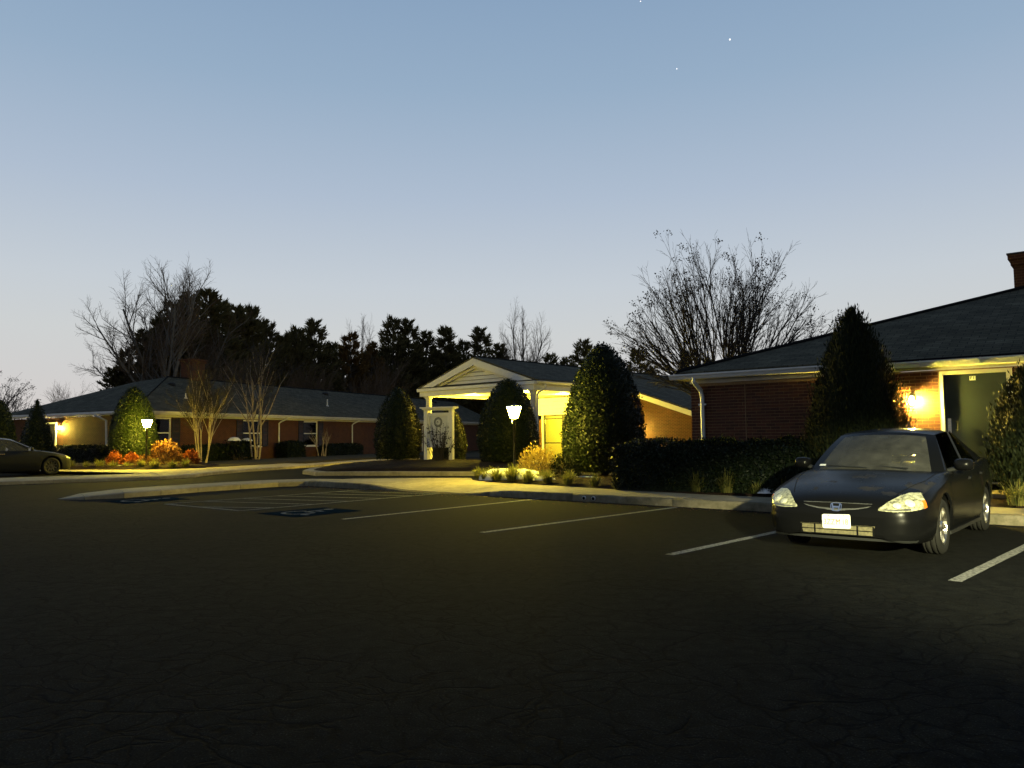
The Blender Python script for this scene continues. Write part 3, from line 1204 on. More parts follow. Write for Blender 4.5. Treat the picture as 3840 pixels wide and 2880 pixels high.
def text_mesh(name, body, size, mat, parent, loc, rot, extrude=0.002, sx=1.0):
    cu = bpy.data.curves.new(name, 'FONT')
    cu.body = body
    cu.size = size
    cu.align_x = 'CENTER'
    cu.align_y = 'CENTER'
    cu.extrude = extrude
    tmp = bpy.data.objects.new(name, cu)
    COL.objects.link(tmp)
    dg = bpy.context.evaluated_depsgraph_get()
    me = bpy.data.meshes.new_from_object(tmp.evaluated_get(dg))
    bpy.data.objects.remove(tmp)
    me.materials.clear()
    o = link_mesh(name, me, mat, parent)
    o.location = loc
    o.rotation_euler = rot
    o.scale = (sx, 1, 1)
    return o


text_mesh('lettering', 'F1', 0.085, 'sign_ink', sg, (5.555, RC + 0.038, 2.415), (R(90), 0, 0))
# landing and step below the door
f = MB()
f.box(4.7, 6.6, -0.55, RC + 0.1, 0.0, 0.31)
f.build('landing', 'kerb_concrete', RB)
# blank lot behind the door frame gap
f = MB()
f.box(5.0, 6.2, RC + 0.13, RC + 0.2, 0.3, 2.56)
f.build('door_back', 'cavity', RB)


# ------------------------------------------------------------------ lamps
def wall_lamp(label, loc, rz, power):
    t = thing('wall_lamp', label, 'lamp', loc, rz, 'wall lanterns')
    mb = MB()
    mb.box(-0.05, 0.05, -0.02, 0.0, -0.10, 0.12)
    mb.build('backplate', 'black_metal', t)
    mb = MB()
    mb.tube([(0, -0.02, 0.06), (0, -0.08, 0.13), (0, -0.14, 0.12)], 0.010, 6)
    mb.build('arm', 'black_metal', t)
    mb = MB()
    mb.lathe([(0.02, 0.14), (0.075, 0.10), (0.088, 0.085)], 0, -0.14, 8)
    mb.build('cap', 'black_metal', t)
    mb = MB()
    mb.lathe([(0.078, 0.083), (0.075, 0.02), (0.058, -0.10), (0.03, -0.125)], 0, -0.14, 10)
    g = mb.build('glass', 'lamp_cover', t, True)
    mb = MB()
    mb.lathe([(0.012, -0.08), (0.045, -0.05), (0.05, 0.0), (0.03, 0.045), (0.012, 0.06)], 0, -0.14, 12)
    mb.build('bulb', 'bulb_glow', t, True)
    return t


# ------------------------------------------------------------------ entrance building with portico
EB = thing('entrance_building', 'entrance building with white gabled portico, dark roof and glowing yellow porch', 'building', (-1.83, 36.85, 0), R(-41.5))
ZE, ZR, HW = 3.90, 5.20, 3.9
SL = (ZR - ZE) / HW
Y1, YB = 7.0, 26.0
XR = 8.6
# roof
roof_plane('roof', [(HW, -0.05, ZE), (HW, Y1 - 0.35, ZE), (0, Y1 - 0.35, ZR), (0, -0.05, ZR)], EB, 0.07)
roof_plane('roof', [(XR, Y1 - 0.35, ZR - SL * XR), (XR, YB, ZR - SL * XR), (0, YB, ZR), (0, Y1 - 0.35, ZR)], EB, 0.07)
roof_plane('roof', [(-HW, Y1 - 0.35, ZE), (-HW, -0.05, ZE), (0, -0.05, ZR), (0, Y1 - 0.35, ZR)], EB, 0.07)
roof_plane('roof', [(-2.1, YB, ZR - SL * 2.1), (-2.1, Y1 - 0.35, ZR - SL * 2.1), (0, Y1 - 0.35, ZR), (0, YB, ZR)], EB, 0.07)
mb = MB()
mb.prism([(-HW + 0.1, ZE - 0.42), (-1.75, ZE - 0.42), (-1.75, ZR - SL * 1.75 - 0.02), (-HW + 0.1, ZE + 0.01)], 'y', Y1 - 0.36, Y1 - 0.33)
tri_fix(mb.build('rear_gable', 'white_paint', EB))
mb = MB()
mb.tube([(0, -0.05, ZR + 0.06), (0, YB, ZR + 0.06)], 0.06, 6)
mb.build('ridge_cap', 'shingles', EB)
# pediment
mb = MB()
zz = ZE + 0.10
i = 0
while zz < ZR - 0.35:
    w0 = (ZR - zz) / SL - 0.75
    w1 = (ZR - zz - 0.165) / SL - 0.75
    if w1 < 0.02:
        w1 = 0.02
    b = MB()
    b.prism([(-w0, zz), (w0, zz), (w1, zz + 0.165), (-w1, zz + 0.165)], 'y', 0.27 + 0.0, 0.30)
    bo = b.build('siding_board', 'white_paint', EB)
    for v_ in bo.data.vertices:      # lapped boards lean out at the foot
        if v_.co.y < 0.28:
            v_.co.y -= 0.045 * (1 - (v_.co.z - zz) / 0.165)
    zz += 0.187
pb_ = MB()
pb_.prism([(-HW + 0.9, ZE + 0.06), (HW - 0.9, ZE + 0.06), (0, ZR - 0.32)], 'y', 0.302, 0.33)
tri_fix(pb_.build('lap_shadow_backing', 'vent_dark', EB))  # dark colour behind the gaps paints the shadow lines under the boards
for s_ in (-1, 1):
    mb = MB()
    a, b = 0.34, 0.10
    mb.add([(s_ * (HW + 0.02), -0.06, ZE - 0.02), (s_ * 0.0, -0.06, ZR - 0.01), (s_ * 0.0, -0.06, ZR - a), (s_ * (HW - 0.85), -0.06, ZE - 0.02),
            (s_ * (HW + 0.02), 0.22, ZE - 0.02), (s_ * 0.0, 0.22, ZR - 0.01), (s_ * 0.0, 0.22, ZR - a), (s_ * (HW - 0.85), 0.22, ZE - 0.02)],
           [(0, 1, 2, 3), (4, 7, 6, 5), (0, 4, 5, 1), (1, 5, 6, 2), (2, 6, 7, 3), (3, 7, 4, 0)])
    tri_fix(mb.build('raking_cornice', 'white_paint', EB))
    mb = MB()
    mb.add([(s_ * (HW - 0.85), 0.10, ZE), (0, 0.10, ZR - a), (0, 0.10, ZR - a - 0.14), (s_ * (HW - 1.25), 0.10, ZE),
            (s_ * (HW - 0.85), 0.26, ZE), (0, 0.26, ZR - a), (0, 0.26, ZR - a - 0.14), (s_ * (HW - 1.25), 0.26, ZE)],
           [(0, 1, 2, 3), (4, 7, 6, 5), (0, 4, 5, 1), (1, 5, 6, 2), (2, 6, 7, 3), (3, 7, 4, 0)])
    tri_fix(mb.build('inner_moulding', 'soffit_white', EB))
# shingled ledge at the foot of the pediment
roof_plane('ledge', [(-HW, -0.16, ZE - 0.0), (HW, -0.16, ZE - 0.0), (HW - 0.2, 0.27, ZE + 0.10), (-HW + 0.2, 0.27, ZE + 0.10)], EB, 0.03)
mb = MB()
mb.box(-HW - 0.02, HW + 0.02, -0.18, 0.02, ZE - 0.16, ZE - 0.012)
mb.build('cornice', 'white_paint', EB)
mb = MB()
mb.box(-HW + 0.10, HW - 0.10, -0.08, 0.30, ZE - 0.40, ZE - 0.165)
mb.box(-HW + 0.10, -HW + 0.42, 0.301, Y1 - 0.37, ZE - 0.40, ZE - 0.165)
mb.box(HW - 0.42, HW - 0.10, 0.301, Y1 - 0.02, ZE - 0.40, ZE - 0.165)
mb.build('beam', 'white_paint', EB)
mb = MB()
mb.box(HW - 0.099, HW - 0.01, 0.03, Y1 - 0.36, ZE - 0.165, ZE - 0.12)
mb.box(-HW + 0.01, -HW + 0.099, 0.03, Y1 - 0.37, ZE - 0.165, ZE - 0.12)
mb.build('eave_soffit', 'soffit_white', EB)
gutter_y('gutter', 0.03, Y1 - 0.36, HW - 0.008, ZE + 0.0, EB, 1)
mb = MB()
mb.box(HW - 0.022, HW - 0.010, 0.03, Y1 - 0.36, ZE - 0.119, ZE - 0.005)
mb.build('fascia', 'white_paint', EB)
gutter_y('gutter', 0.03, Y1 - 0.37, -HW + 0.008, ZE, EB, -1)
# boarded ceiling
for i in range(22):
    x = -HW + 0.43 + i * 0.318
    mb = MB()
    mb.box(x, x + 0.314, 0.302, (Y1 - 0.002) if x > -1.75 else Y1 - 0.37, ZE - 0.335 + (i % 2) * 0.004, ZE - 0.315)
    mb.build('ceiling_board', 'soffit_white', EB)
# columns
for x, y in ((3.55, 0.18), (-3.38, 0.18), (-3.38, 5.6)):
    mb = MB()
    prof = [(0.20, 0.0), (0.20, 0.10), (0.165, 0.13), (0.16, 0.2), (0.158, 1.2), (0.142, 2.6), (0.135, 3.28), (0.155, 3.30), (0.135, 3.33), (0.175, 3.42), (0.19, 3.44), (0.19, ZE - 0.402)]
    mb.lathe(prof, x, y, 20)
    mb.build('column', 'white_paint', EB, True)
downspout(EB, [(HW + 0.06, 0.55, ZE - 0.10), (HW + 0.06, 0.55, ZE - 0.33), (HW - 0.15, 0.40, ZE - 0.47), (3.74, 0.24, ZE - 0.60), (3.74, 0.20, 0.1)], 0.05)
downspout(EB, [(-HW - 0.02, 0.35, ZE - 0.10), (-HW - 0.02, 0.35, ZE - 0.38), (-3.62, 0.25, ZE - 0.55), (-3.60, 0.22, 0.1)], 0.05)
# entrance wall
wall_with_holes('wall', -1.75, XR - 0.5, 0.0, 2.36, Y1, [(-1.5, 1.7, 0.05, 2.36)], 'brickwork', EB)
mb = MB()
mb.prism([(1.7, 2.36), (XR - 0.5, 2.36), (XR - 0.5, ZR - SL * (XR - 0.5) - 0.02), (3.46, ZR - SL * 3.46 - 0.02), (1.7, ZR - SL * 3.46 - 0.02)], 'y', Y1, Y1 + 0.22)
tri_fix(mb.build('gable_wall', 'brickwork', EB))
mb = MB()
mb.box(-1.75, -1.53, Y1 + 0.23, YB - 0.2, 0.0, ZR - SL * 1.75 - 0.03)
mb.build('side_wall', 'brickwork', EB)
# white rake trim on the stepped-out gable
mb = MB()
mb.add([(3.95, Y1 - 0.37, ZR - SL * 3.95 - 0.01), (XR + 0.02, Y1 - 0.37, ZR - SL * XR - 0.02), (XR + 0.02, Y1 - 0.37, ZR - SL * XR - 0.26), (3.95, Y1 - 0.37, ZR - SL * 3.95 - 0.25),
        (3.95, Y1 - 0.02, ZR - SL * 3.95 - 0.01), (XR + 0.02, Y1 - 0.02, ZR - SL * XR - 0.02), (XR + 0.02, Y1 - 0.02, ZR - SL * XR - 0.26), (3.95, Y1 - 0.02, ZR - SL * 3.95 - 0.25)],
       [(0, 1, 2, 3), (4, 7, 6, 5), (0, 4, 5, 1), (1, 5, 6, 2), (2, 6, 7, 3), (3, 7, 4, 0)])
tri_fix(mb.build('rake_board', 'white_paint', EB))
mb = MB()
mb.add([(3.95, Y1 - 0.42, ZR - SL * 3.95 + 0.0), (XR + 0.05, Y1 - 0.42, ZR - SL * XR - 0.01), (XR + 0.05, Y1 - 0.42, ZR - SL * XR - 0.10), (3.95, Y1 - 0.42, ZR - SL * 3.95 - 0.09),
        (3.95, Y1 - 0.375, ZR - SL * 3.95 - 0.0), (XR + 0.05, Y1 - 0.375, ZR - SL * XR - 0.01), (XR + 0.05, Y1 - 0.375, ZR - SL * XR - 0.10), (3.95, Y1 - 0.375, ZR - SL * 3.95 - 0.09)],
       [(0, 1, 2, 3), (4, 7, 6, 5), (0, 4, 5, 1), (1, 5, 6, 2), (2, 6, 7, 3), (3, 7, 4, 0)])
tri_fix(mb.build('rake_moulding', 'white_paint', EB))
# boarded band over the doors
for i in range(4):
    z = 2.72 + i * 0.205
    mb = MB()
    mb.box(-1.75, 3.46, Y1 - 0.03 - 0.0, Y1 - 0.004, z, z + 0.20)
    o = mb.build('siding_board', 'white_paint', EB)
    for v_ in o.data.vertices:
        if v_.co.y < Y1 - 0.02 and v_.co.z < z + 0.1:
            v_.co.y -= 0.015
mb = MB()
mb.box(-1.75, 3.46, Y1 - 0.06, Y1 + 0.2, 2.60, 2.715)
mb.box(-1.52, -1.42, Y1 - 0.05, Y1 + 0.2, 0.05, 2.598)
mb.box(1.62, 1.72, Y1 - 0.05, Y1 + 0.2, 0.05, 2.598)
mb.build('door_trim', 'white_paint', EB)
# glazed double door with transom
fr = MB()
for x0, x1 in ((-1.415, -1.35), (-0.14, -0.07), (0.0, 0.07), (1.55, 1.615)):
    fr.box(x0, x1, Y1 + 0.02, Y1 + 0.09, 0.05, 2.595)
for z0, z1 in ((2.53, 2.595), (2.36, 2.42), (1.02, 1.08), (0.05, 0.22)):
    for x0, x1 in ((-1.35, -0.14), (0.07, 1.55)):
        fr.box(x0, x1, Y1 + 0.02, Y1 + 0.09, z0, z1)
gd = fr.build('glazed_door', 'black_metal', EB)
for x0, x1 in ((-1.35, -0.14), (0.07, 1.55)):
    for z0, z1 in ((0.22, 1.02), (1.08, 2.36), (2.42, 2.53)):
        g = MB()
        g.box(x0 + 0.001, x1 - 0.001, Y1 + 0.05, Y1 + 0.056, z0 + 0.001, z1 - 0.001)
        g.build('pane', 'window_glass', gd)
# the lobby behind the glass
lb = MB()
lb.box(-1.5, 1.7, Y1 + 3.2, Y1 + 3.3, 0.0, 2.7)
lb.box(-1.52, -1.5, Y1 + 0.23, Y1 + 3.2, 0.0, 2.7)
lb.box(1.7, 1.72, Y1 + 0.23, Y1 + 3.2, 0.0, 2.7)
lb.box(-1.5, 1.7, Y1 + 0.23, Y1 + 3.2, 2.62, 2.7)
lb.box(-1.5, 1.7, Y1 + 0.23, Y1 + 3.2, -0.02, 0.06)
lobby = lb.build('lobby', 'cream_wall', EB)
lb = MB()
for x0, x1, z0, z1 in ((-1.0, -0.95, 0.9, 2.0), (-0.2, -0.15, 0.9, 2.0), (-0.95, -0.2, 1.95, 2.0), (-0.95, -0.2, 0.9, 0.95), (0.4, 0.45, 0.9, 2.0), (1.2, 1.25, 0.9, 2.0), (0.45, 1.2, 1.95, 2.0), (0.45, 1.2, 0.9, 0.95)):
    lb.box(x0, x1, Y1 + 3.15, Y1 + 3.198, z0, z1)
lb.build('wall_panel', 'shutter_black', lobby)
lb = MB()
lb.lathe([(0.25, 2.56), (0.25, 2.61)], 0.1, Y1 + 1.6, 16)
lb.build('assumed_lobby_light', 'ceiling_light_glow', lobby)  # assumed lobby light, unseen, for the glowing room behind the glass
point_light('assumed_lobby_bulb', (0.1, Y1 + 1.6, 2.3), 380, (1.0, 0.80, 0.05), 0.2, EB)
for x in (-1.9, 1.6):  # assumed ceiling lights, unseen, for the lit porch ceiling
    for y in (1.9, 4.9):
        mb = MB()
        mb.lathe([(0.10, ZE - 0.345), (0.10, ZE - 0.336)], x, y, 14)
        mb.build('assumed_ceiling_light', 'ceiling_light_glow', EB)
        point_light('assumed_ceiling_bulb', (x, y, ZE - 0.62), 1000, (1.0, 0.72, 0.05), 0.12, EB)
# a driveway slab under the portico
mb = MB()
mb.box(-1.7, 3.5, 5.2, Y1 - 0.002, -0.02, 0.10)
mb.build('porch_step', 'concrete', EB)
wall_lamp('unseen wall lantern added to light the brick gable behind the tall clipped holly', Vector(EB.location) + Matrix.Rotation(R(-41.5), 3, 'Z') @ Vector((4.55, Y1, 1.75)), R(-41.5), 160)  # unseen lantern, added to brighten the gable brickwork

# ------------------------------------------------------------------ left-hand building
ang = math.atan2(0.9272, 0.3746)
LB = thing('long_building', 'long low brick building with shuttered windows under a dark hip roof on the left', 'building', (-20.5, 41.7, 0), ang)
LL, LD, LZ, LR = 50.0, 11.2, 3.05, 5.55
sk = 0.14     # the end wall is a little out of square
WY = 0.42
holes = [(1.75, 3.0, 0.95, 2.72), (8.95, 10.75, 0.95, 2.70), (15.25, 16.95, 0.90, 2.72), (26.5, 28.2, 0.9, 2.72)]
wall_with_holes('wall', 0.42, LL, 0.0, 2.80, WY, holes, 'brickwork', LB)
for x0, x1, z0, z1 in holes:
    window(LB, x0, x1, z0, z1, WY + 0.07)
    for a, b in ((x0 - 0.62, x0 - 0.04), (x1 + 0.04, x1 + 0.62)):
        if a > 0.5:
            shutter(LB, a, b, z0 - 0.02, z1 + 0.02, WY - 0.003)
    mb = MB()
    mb.box(x0 - 0.1, x1 + 0.1, WY + 1.6, WY + 1.65, 0.4, 2.9)
    mb.box(x0 - 0.1, x1 + 0.1, WY + 0.23, WY + 1.6, 2.85, 2.9)
    mb.box(x0 - 0.1, x0 - 0.05, WY + 0.23, WY + 1.6, 0.4, 2.85)
    mb.box(x1 + 0.05, x1 + 0.1, WY + 0.23, WY + 1.6, 0.4, 2.85)
    mb.build('room', 'soffit_white' if x0 < 14 and x0 > 5 else 'shutter_black', LB)
# end wall facing left
ew = MB()
ew.add([(0.42, 0.42, 0), (0.42 + sk * 12.6, 13.0, 0), (0.42 + sk * 12.6, 13.0, 2.8), (0.42, 0.42, 2.8), (0.64, 0.64, 0), (0.64 + sk * 12.4, 13.0, 0), (0.64 + sk * 12.4, 13.0, 2.8), (0.64, 0.64, 2.8)],
       [(0, 3, 2, 1), (4, 5, 6, 7), (3, 7, 6, 2), (1, 2, 6, 5), (0, 4, 7, 3)])
tri_fix(ew.build('end_wall', 'brickwork', LB))
# eaves
mb = MB()
mb.box(0.0, LL, 0.0, 0.44, 2.86, 2.872)
mb.box(0.3, LL, WY - 0.03, WY - 0.002, 2.74, 2.855)
mb.add([(0, 0, 2.861), (sk * 13.2, 13.2, 2.861), (0.46 + sk * 13.2, 13.2, 2.861), (0.46, 0.44, 2.861)], [(0, 1, 2, 3)])
mb.build('soffit', 'soffit_white', LB)
mb = MB()
mb.box(0, LL, 0.0, 0.012, 2.873, LZ)
mb.add([(0, 0.013, 2.873), (sk * 13.2, 13.2, 2.873), (sk * 13.2, 13.2, LZ), (0, 0.013, LZ)], [(0, 1, 2, 3)])
mb.build('fascia', 'gutter_white', LB)
gutter_x('gutter', -0.12, LL, -0.002, LZ, LB)
g = MB()
g.add([(-0.12, -0.12, LZ - 0.115), (-0.12 + sk * 13.3, 13.2, LZ - 0.115), (-0.12 + sk * 13.3, 13.2, LZ), (-0.12, -0.12, LZ), (0.0, -0.0, LZ - 0.115), (sk * 13.2, 13.2, LZ - 0.115), (sk * 13.2, 13.2, LZ), (0, 0, LZ)],
      [(0, 1, 2, 3), (4, 7, 6, 5), (3, 2, 6, 7), (0, 4, 5, 1), (0, 3, 7, 4)])
tri_fix(g.build('gutter', 'gutter_white', LB))
apex = (7.6, 5.6, LR)
roof_plane('roof', [(0, 0, LZ), (LL, 0, LZ), (LL, 5.6, LR), apex], LB)
roof_plane('roof', [(sk * 13.2, 13.2, LZ), (0, 0, LZ), apex, (8.0, 9.0, LR - 0.2)], LB)
mb = MB()
mb.tube([(0, 0, LZ + 0.05), (apex[0], apex[1], LR + 0.05), (LL, 5.6, LR + 0.05)], 0.07, 6)
mb.build('hip_cap', 'shingles', LB)
for x in (12.45, 21.4, 33.0):
    downspout(LB, [(x + 0.35, -0.06, LZ - 0.1), (x + 0.35, -0.06, 2.82), (x + 0.1, 0.28, 2.62), (x, WY - 0.06, 2.5), (x, WY - 0.06, 0.15)], 0.055)
pe = (0.42 + sk * 2.2, 2.7)
downspout(LB, [(pe[0] - 0.5, pe[1] + 0.5, LZ - 0.1), (pe[0] - 0.5, pe[1] + 0.5, 2.85), (pe[0] - 0.1, pe[1] + 0.1, 2.55), (pe[0] - 0.08, pe[1], 0.2)], 0.06)
vent(LB, 6.6, 4.17, 4.97)
vent(LB, 23.8, 4.7, 5.22, 0.28)
vent(LB, 44.0, 4.9, 5.30, 0.3)
for x, y, h in ((5.63, 2.0, 0.32), (20.4, 2.05, 0.55)):
    z = LZ + (LR - LZ) / 5.6 * y
    mb = MB()
    mb.tube([(x, y, z - 0.1), (x, y, z + 0.05 + h)], 0.05, 8)
    o = mb.build('vent_pipe', 'gutter_white', LB)
    mb = MB()
    mb.lathe([(0.14, -0.02), (0.09, 0.05)], x, y, 10)
    c_ = mb.build('flashing', 'gutter_white', o)
    c_.location = (0, 0, z + 0.05)
mb = MB()
mb.box(9.45, 10.6, 5.3, 6.3, 4.9, 6.72)
chl = mb.build('chimney', 'brickwork', LB)
mb = MB()
mb.box(9.38, 10.67, 5.22, 6.38, 6.721, 6.88)
mb.box(9.32, 10.73, 5.16, 6.44, 6.881, 6.98)
mb.build('chimney_cap', 'brickwork', chl)
# end door with its frame
ed = (0.42 + sk * 7.35, 7.9)
dd = Vector((sk, 1, 0)).normalized()
nn = Vector((-dd.y, dd.x, 0))


def endq(s0, s1, z0, z1, o0, o1):
    b = []
    for s__ in (s0, s1):
        for o_ in (o0, o1):
            for z in (z0, z1):
                p = Vector((0.42, 0.42, 0)) + dd * s__ + nn * o_
                b.append((p.x, p.y, z))
    m = MB()
    m.add(b, [(0, 1, 3, 2), (4, 6, 7, 5), (0, 4, 5, 1), (2, 3, 7, 6), (0, 2, 6, 4), (1, 5, 7, 3)])
    return m


do = tri_fix(endq(7.55, 8.45, 0.25, 2.45, -0.04, 0.02).build('door', 'shutter_black', LB))
tri_fix(endq(8.452, 8.56, 0.25, 2.56, -0.04, 0.05).build('door_frame', 'white_paint', do))
tri_fix(endq(7.43, 7.548, 0.25, 2.56, -0.04, 0.05).build('door_frame', 'white_paint', do))
tri_fix(endq(7.55, 8.45, 2.452, 2.56, -0.04, 0.05).build('door_head', 'white_paint', do))
# table lamp glowing inside the first room
tl = thing('table_lamp', 'amber table lamp glowing inside the shuttered window behind the bare trunks', 'lamp', LB.matrix_basis @ Vector((9.35, 1.15, 0.62)), ang)
mb = MB()
mb.lathe([(0.24, 1.02), (0.16, 1.33)], 0, 0, 14, False)
mb.build('lamp_shade', 'window_lamp_glow', tl)
mb = MB()
mb.lathe([(0.12, 0.0), (0.12, 0.05), (0.05, 0.08), (0.13, 0.32), (0.14, 0.55), (0.05, 0.75), (0.02, 0.80), (0.015, 1.15)], 0, 0, 14)
mb.build('base', 'cream_wall', tl, True)
mb = MB()
mb.lathe([(0.005, 1.33), (0.03, 1.38), (0.005, 1.42)], 0, 0, 8)
mb.build('finial', 'chrome', tl)
point_light('table_bulb', (0, 0, 1.15), 14, (1.0, 0.55, 0.10), 0.06, tl)
ep = Vector((0.42, 0.42, 0)) + dd * 7.05
wall_lamp('lit wall lantern beside the end door of the long left building', LB.matrix_basis @ Vector((ep.x, ep.y, 2.22)), ang - R(90) + R(8), 260)
lw = Matrix.Rotation(R(-39), 3, 'Z') @ Vector((4.53, RC - 0.004, 2.02))
wall_lamp('lit wall lantern on red brick between the arborvitae and the green door', (4.12 + lw.x, 17.69 + lw.y, 2.02), R(-39), 95)

# ------------------------------------------------------------------ foliage
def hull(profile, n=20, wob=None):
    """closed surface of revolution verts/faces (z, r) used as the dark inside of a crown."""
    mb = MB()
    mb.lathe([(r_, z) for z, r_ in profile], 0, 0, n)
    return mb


def add_hull(me_quads, mb):
    """join a quads array with a hull into one vertex/face list."""
    nq = me_quads.shape[0]
    v = me_quads.reshape(-1, 3).tolist() + [tuple(p) for p in mb.v]
    f = [(4 * i, 4 * i + 1, 4 * i + 2, 4 * i + 3) for i in range(nq)] + [tuple(i + 4 * nq for i in t) for t in mb.f]
    me = bpy.data.meshes.new('crown')
    me.from_pydata(v, [], f)
    me.update()
    return me


def wobble(th, z, seed, amp):
    g = np.random.default_rng(seed)
    w = 0
    for k in range(6):
        a, b, p = g.integers(1, 6), g.uniform(0.5, 4.0), g.uniform(0, 6.28)
        w = w + np.sin(a * th + b * z + p)
    return 1 + amp * w / 3


def dome_crown(Rm, H, n, leaf, seed, p=2.3, q=0.62, base=0.86, amp=0.035, mat='holly_leaf', upright=0.0, thin=0.55, depth=0.07, z0=0.1):
    g = np.random.default_rng(seed)

    def rad(t):
        return Rm * np.clip(1 - t ** p, 0, 1) ** q * (base + (1 - base) * np.minimum(1, t / 0.25))
    # area weighted sampling
    t = g.uniform(0, 1, n * 3)
    keep = g.uniform(0, 1, n * 3) < (rad(t) / Rm * 0.85 + 0.15 * (t > 0.93) + 0.05)
    t = t[keep][:n]
    n = len(t)
    th = g.uniform(0, 2 * np.pi, n)
    r_ = rad(t) * wobble(th, t * H, seed, amp)
    dr = np.gradient(rad(np.linspace(0, 1, 200)), H / 199)
    slope = np.interp(t, np.linspace(0, 1, 200), dr)
    nr = unit(np.c_[np.cos(th), np.sin(th), -slope.clip(-6, 0.6)])
    P = np.c_[r_ * np.cos(th), r_ * np.sin(th), t * H] - nr * (np.abs(g.normal(0, depth, n)))[:, None] + nr * (g.uniform(0, 1, n)[:, None] ** 6) * depth * 1.5
    ax = g.normal(0, 1, (n, 3)) * (1 - upright) + np.array((0, 0, 1.0)) * upright * 2 + nr * 0.35
    nn_ = nr + g.normal(0, 0.55, (n, 3))
    q_ = leaf_quads(P, ax, nn_, g.uniform(0.7, 1.3, n) * leaf, g.uniform(0.7, 1.2, n) * leaf * thin)
    tt = np.linspace(0.0, 0.985, 14)
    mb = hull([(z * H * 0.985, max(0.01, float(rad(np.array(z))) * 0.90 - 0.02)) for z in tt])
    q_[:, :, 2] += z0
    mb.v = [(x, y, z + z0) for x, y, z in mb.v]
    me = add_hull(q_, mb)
    me.materials.append(MATS[mat])
    return me


def trunk_mesh(h, r_):
    mb = MB()
    mb.tube([(0, 0, -0.1), (0.02, 0, h * 0.5), (0, 0.02, h)], [r_ * 1.2, r_, r_ * 0.8], 8)
    me = mb.mesh('trunk')
    me.materials.append(MATS['bark'])
    return me


def plant(name, label, cat, loc, crown, trunk=None, rz=0.0, scale=(1, 1, 1), group=None, part='crown'):
    t = thing(name, label, cat, loc, rz, group)
    t.scale = scale
    link_mesh(part, crown, None, t)
    if trunk is not None:
        link_mesh('trunk', trunk, None, t)
    return t


TR = trunk_mesh(1.2, 0.09)
D1 = dome_crown(1.0, 3.0, 24000, 0.062, 11, amp=0.022, depth=0.05)
D2 = dome_crown(1.0, 3.0, 12000, 0.08, 12, amp=0.022, depth=0.05)
HG = 'domed hollies clipped to a bullet shape'
plant('clipped_holly', 'largest clipped dome holly, right of the bright lamp post', 'shrub', (2.72, 23.0, 0.22), D1, TR, 0.3, (1.24, 1.24, 1.27), HG)
plant('clipped_holly', 'clipped dome holly standing behind the bright lamp post', 'shrub', (-0.18, 31.0, 0.36), D1, TR, 2.0, (1.25, 1.25, 1.09), HG)
plant('clipped_holly', 'dark clipped dome holly to the left of the white sign', 'shrub', (-5.2, 35.0, 0.36), D2, TR, 1.0, (1.07, 1.07, 1.07), HG)
plant('clipped_holly', 'low dark clipped holly half hidden behind the white sign', 'shrub', (-2.95, 36.5, 0.30), D2, TR, 4.0, (0.80, 0.80, 0.80), HG)
plant('clipped_holly', 'clipped holly lit yellow green beside the left lamp post', 'shrub', (-18.4, 37.4, 0.30), D1, TR, 5.0, (1.10, 1.10, 1.20), HG)
plant('clipped_holly', 'dark clipped holly cut off by the left edge of the picture', 'shrub', (-25.4, 38.0, 0.12), D2, TR, 0.0, (0.86, 0.86, 1.10), HG)
cone = dome_crown(1.0, 3.4, 7000, 0.10, 14, p=1.5, q=0.85, amp=0.03)
plant('clipped_holly', 'dark pointed evergreen between the grey car and the left wall lantern', 'shrub', (-24.9, 40.3, 0.10), cone, TR, 0.0, (0.88, 0.88, 1.0), HG)

arb = dome_crown(0.95, 3.45, 26000, 0.085, 21, p=1.75, q=0.68, base=0.8, amp=0.07, mat='arborvitae_leaf', upright=0.75, thin=0.30, depth=0.10)
plant('arborvitae', 'tall dark arborvitae standing against the brick wall behind the black sedan', 'tree', (6.52, 14.62, 0.2), arb, TR, 0.0, (1, 1, 1.0))
arb2 = dome_crown(0.9, 2.3, 16000, 0.08, 22, p=2.0, q=0.6, base=0.7, amp=0.08, mat='arborvitae_leaf', upright=0.7, thin=0.32, depth=0.10)
plant('arborvitae', 'green arborvitae at the right edge beside the green door', 'tree', (9.02, 12.85, 0.25), arb2, TR, 0.0, (1.12, 1.12, 1.02))


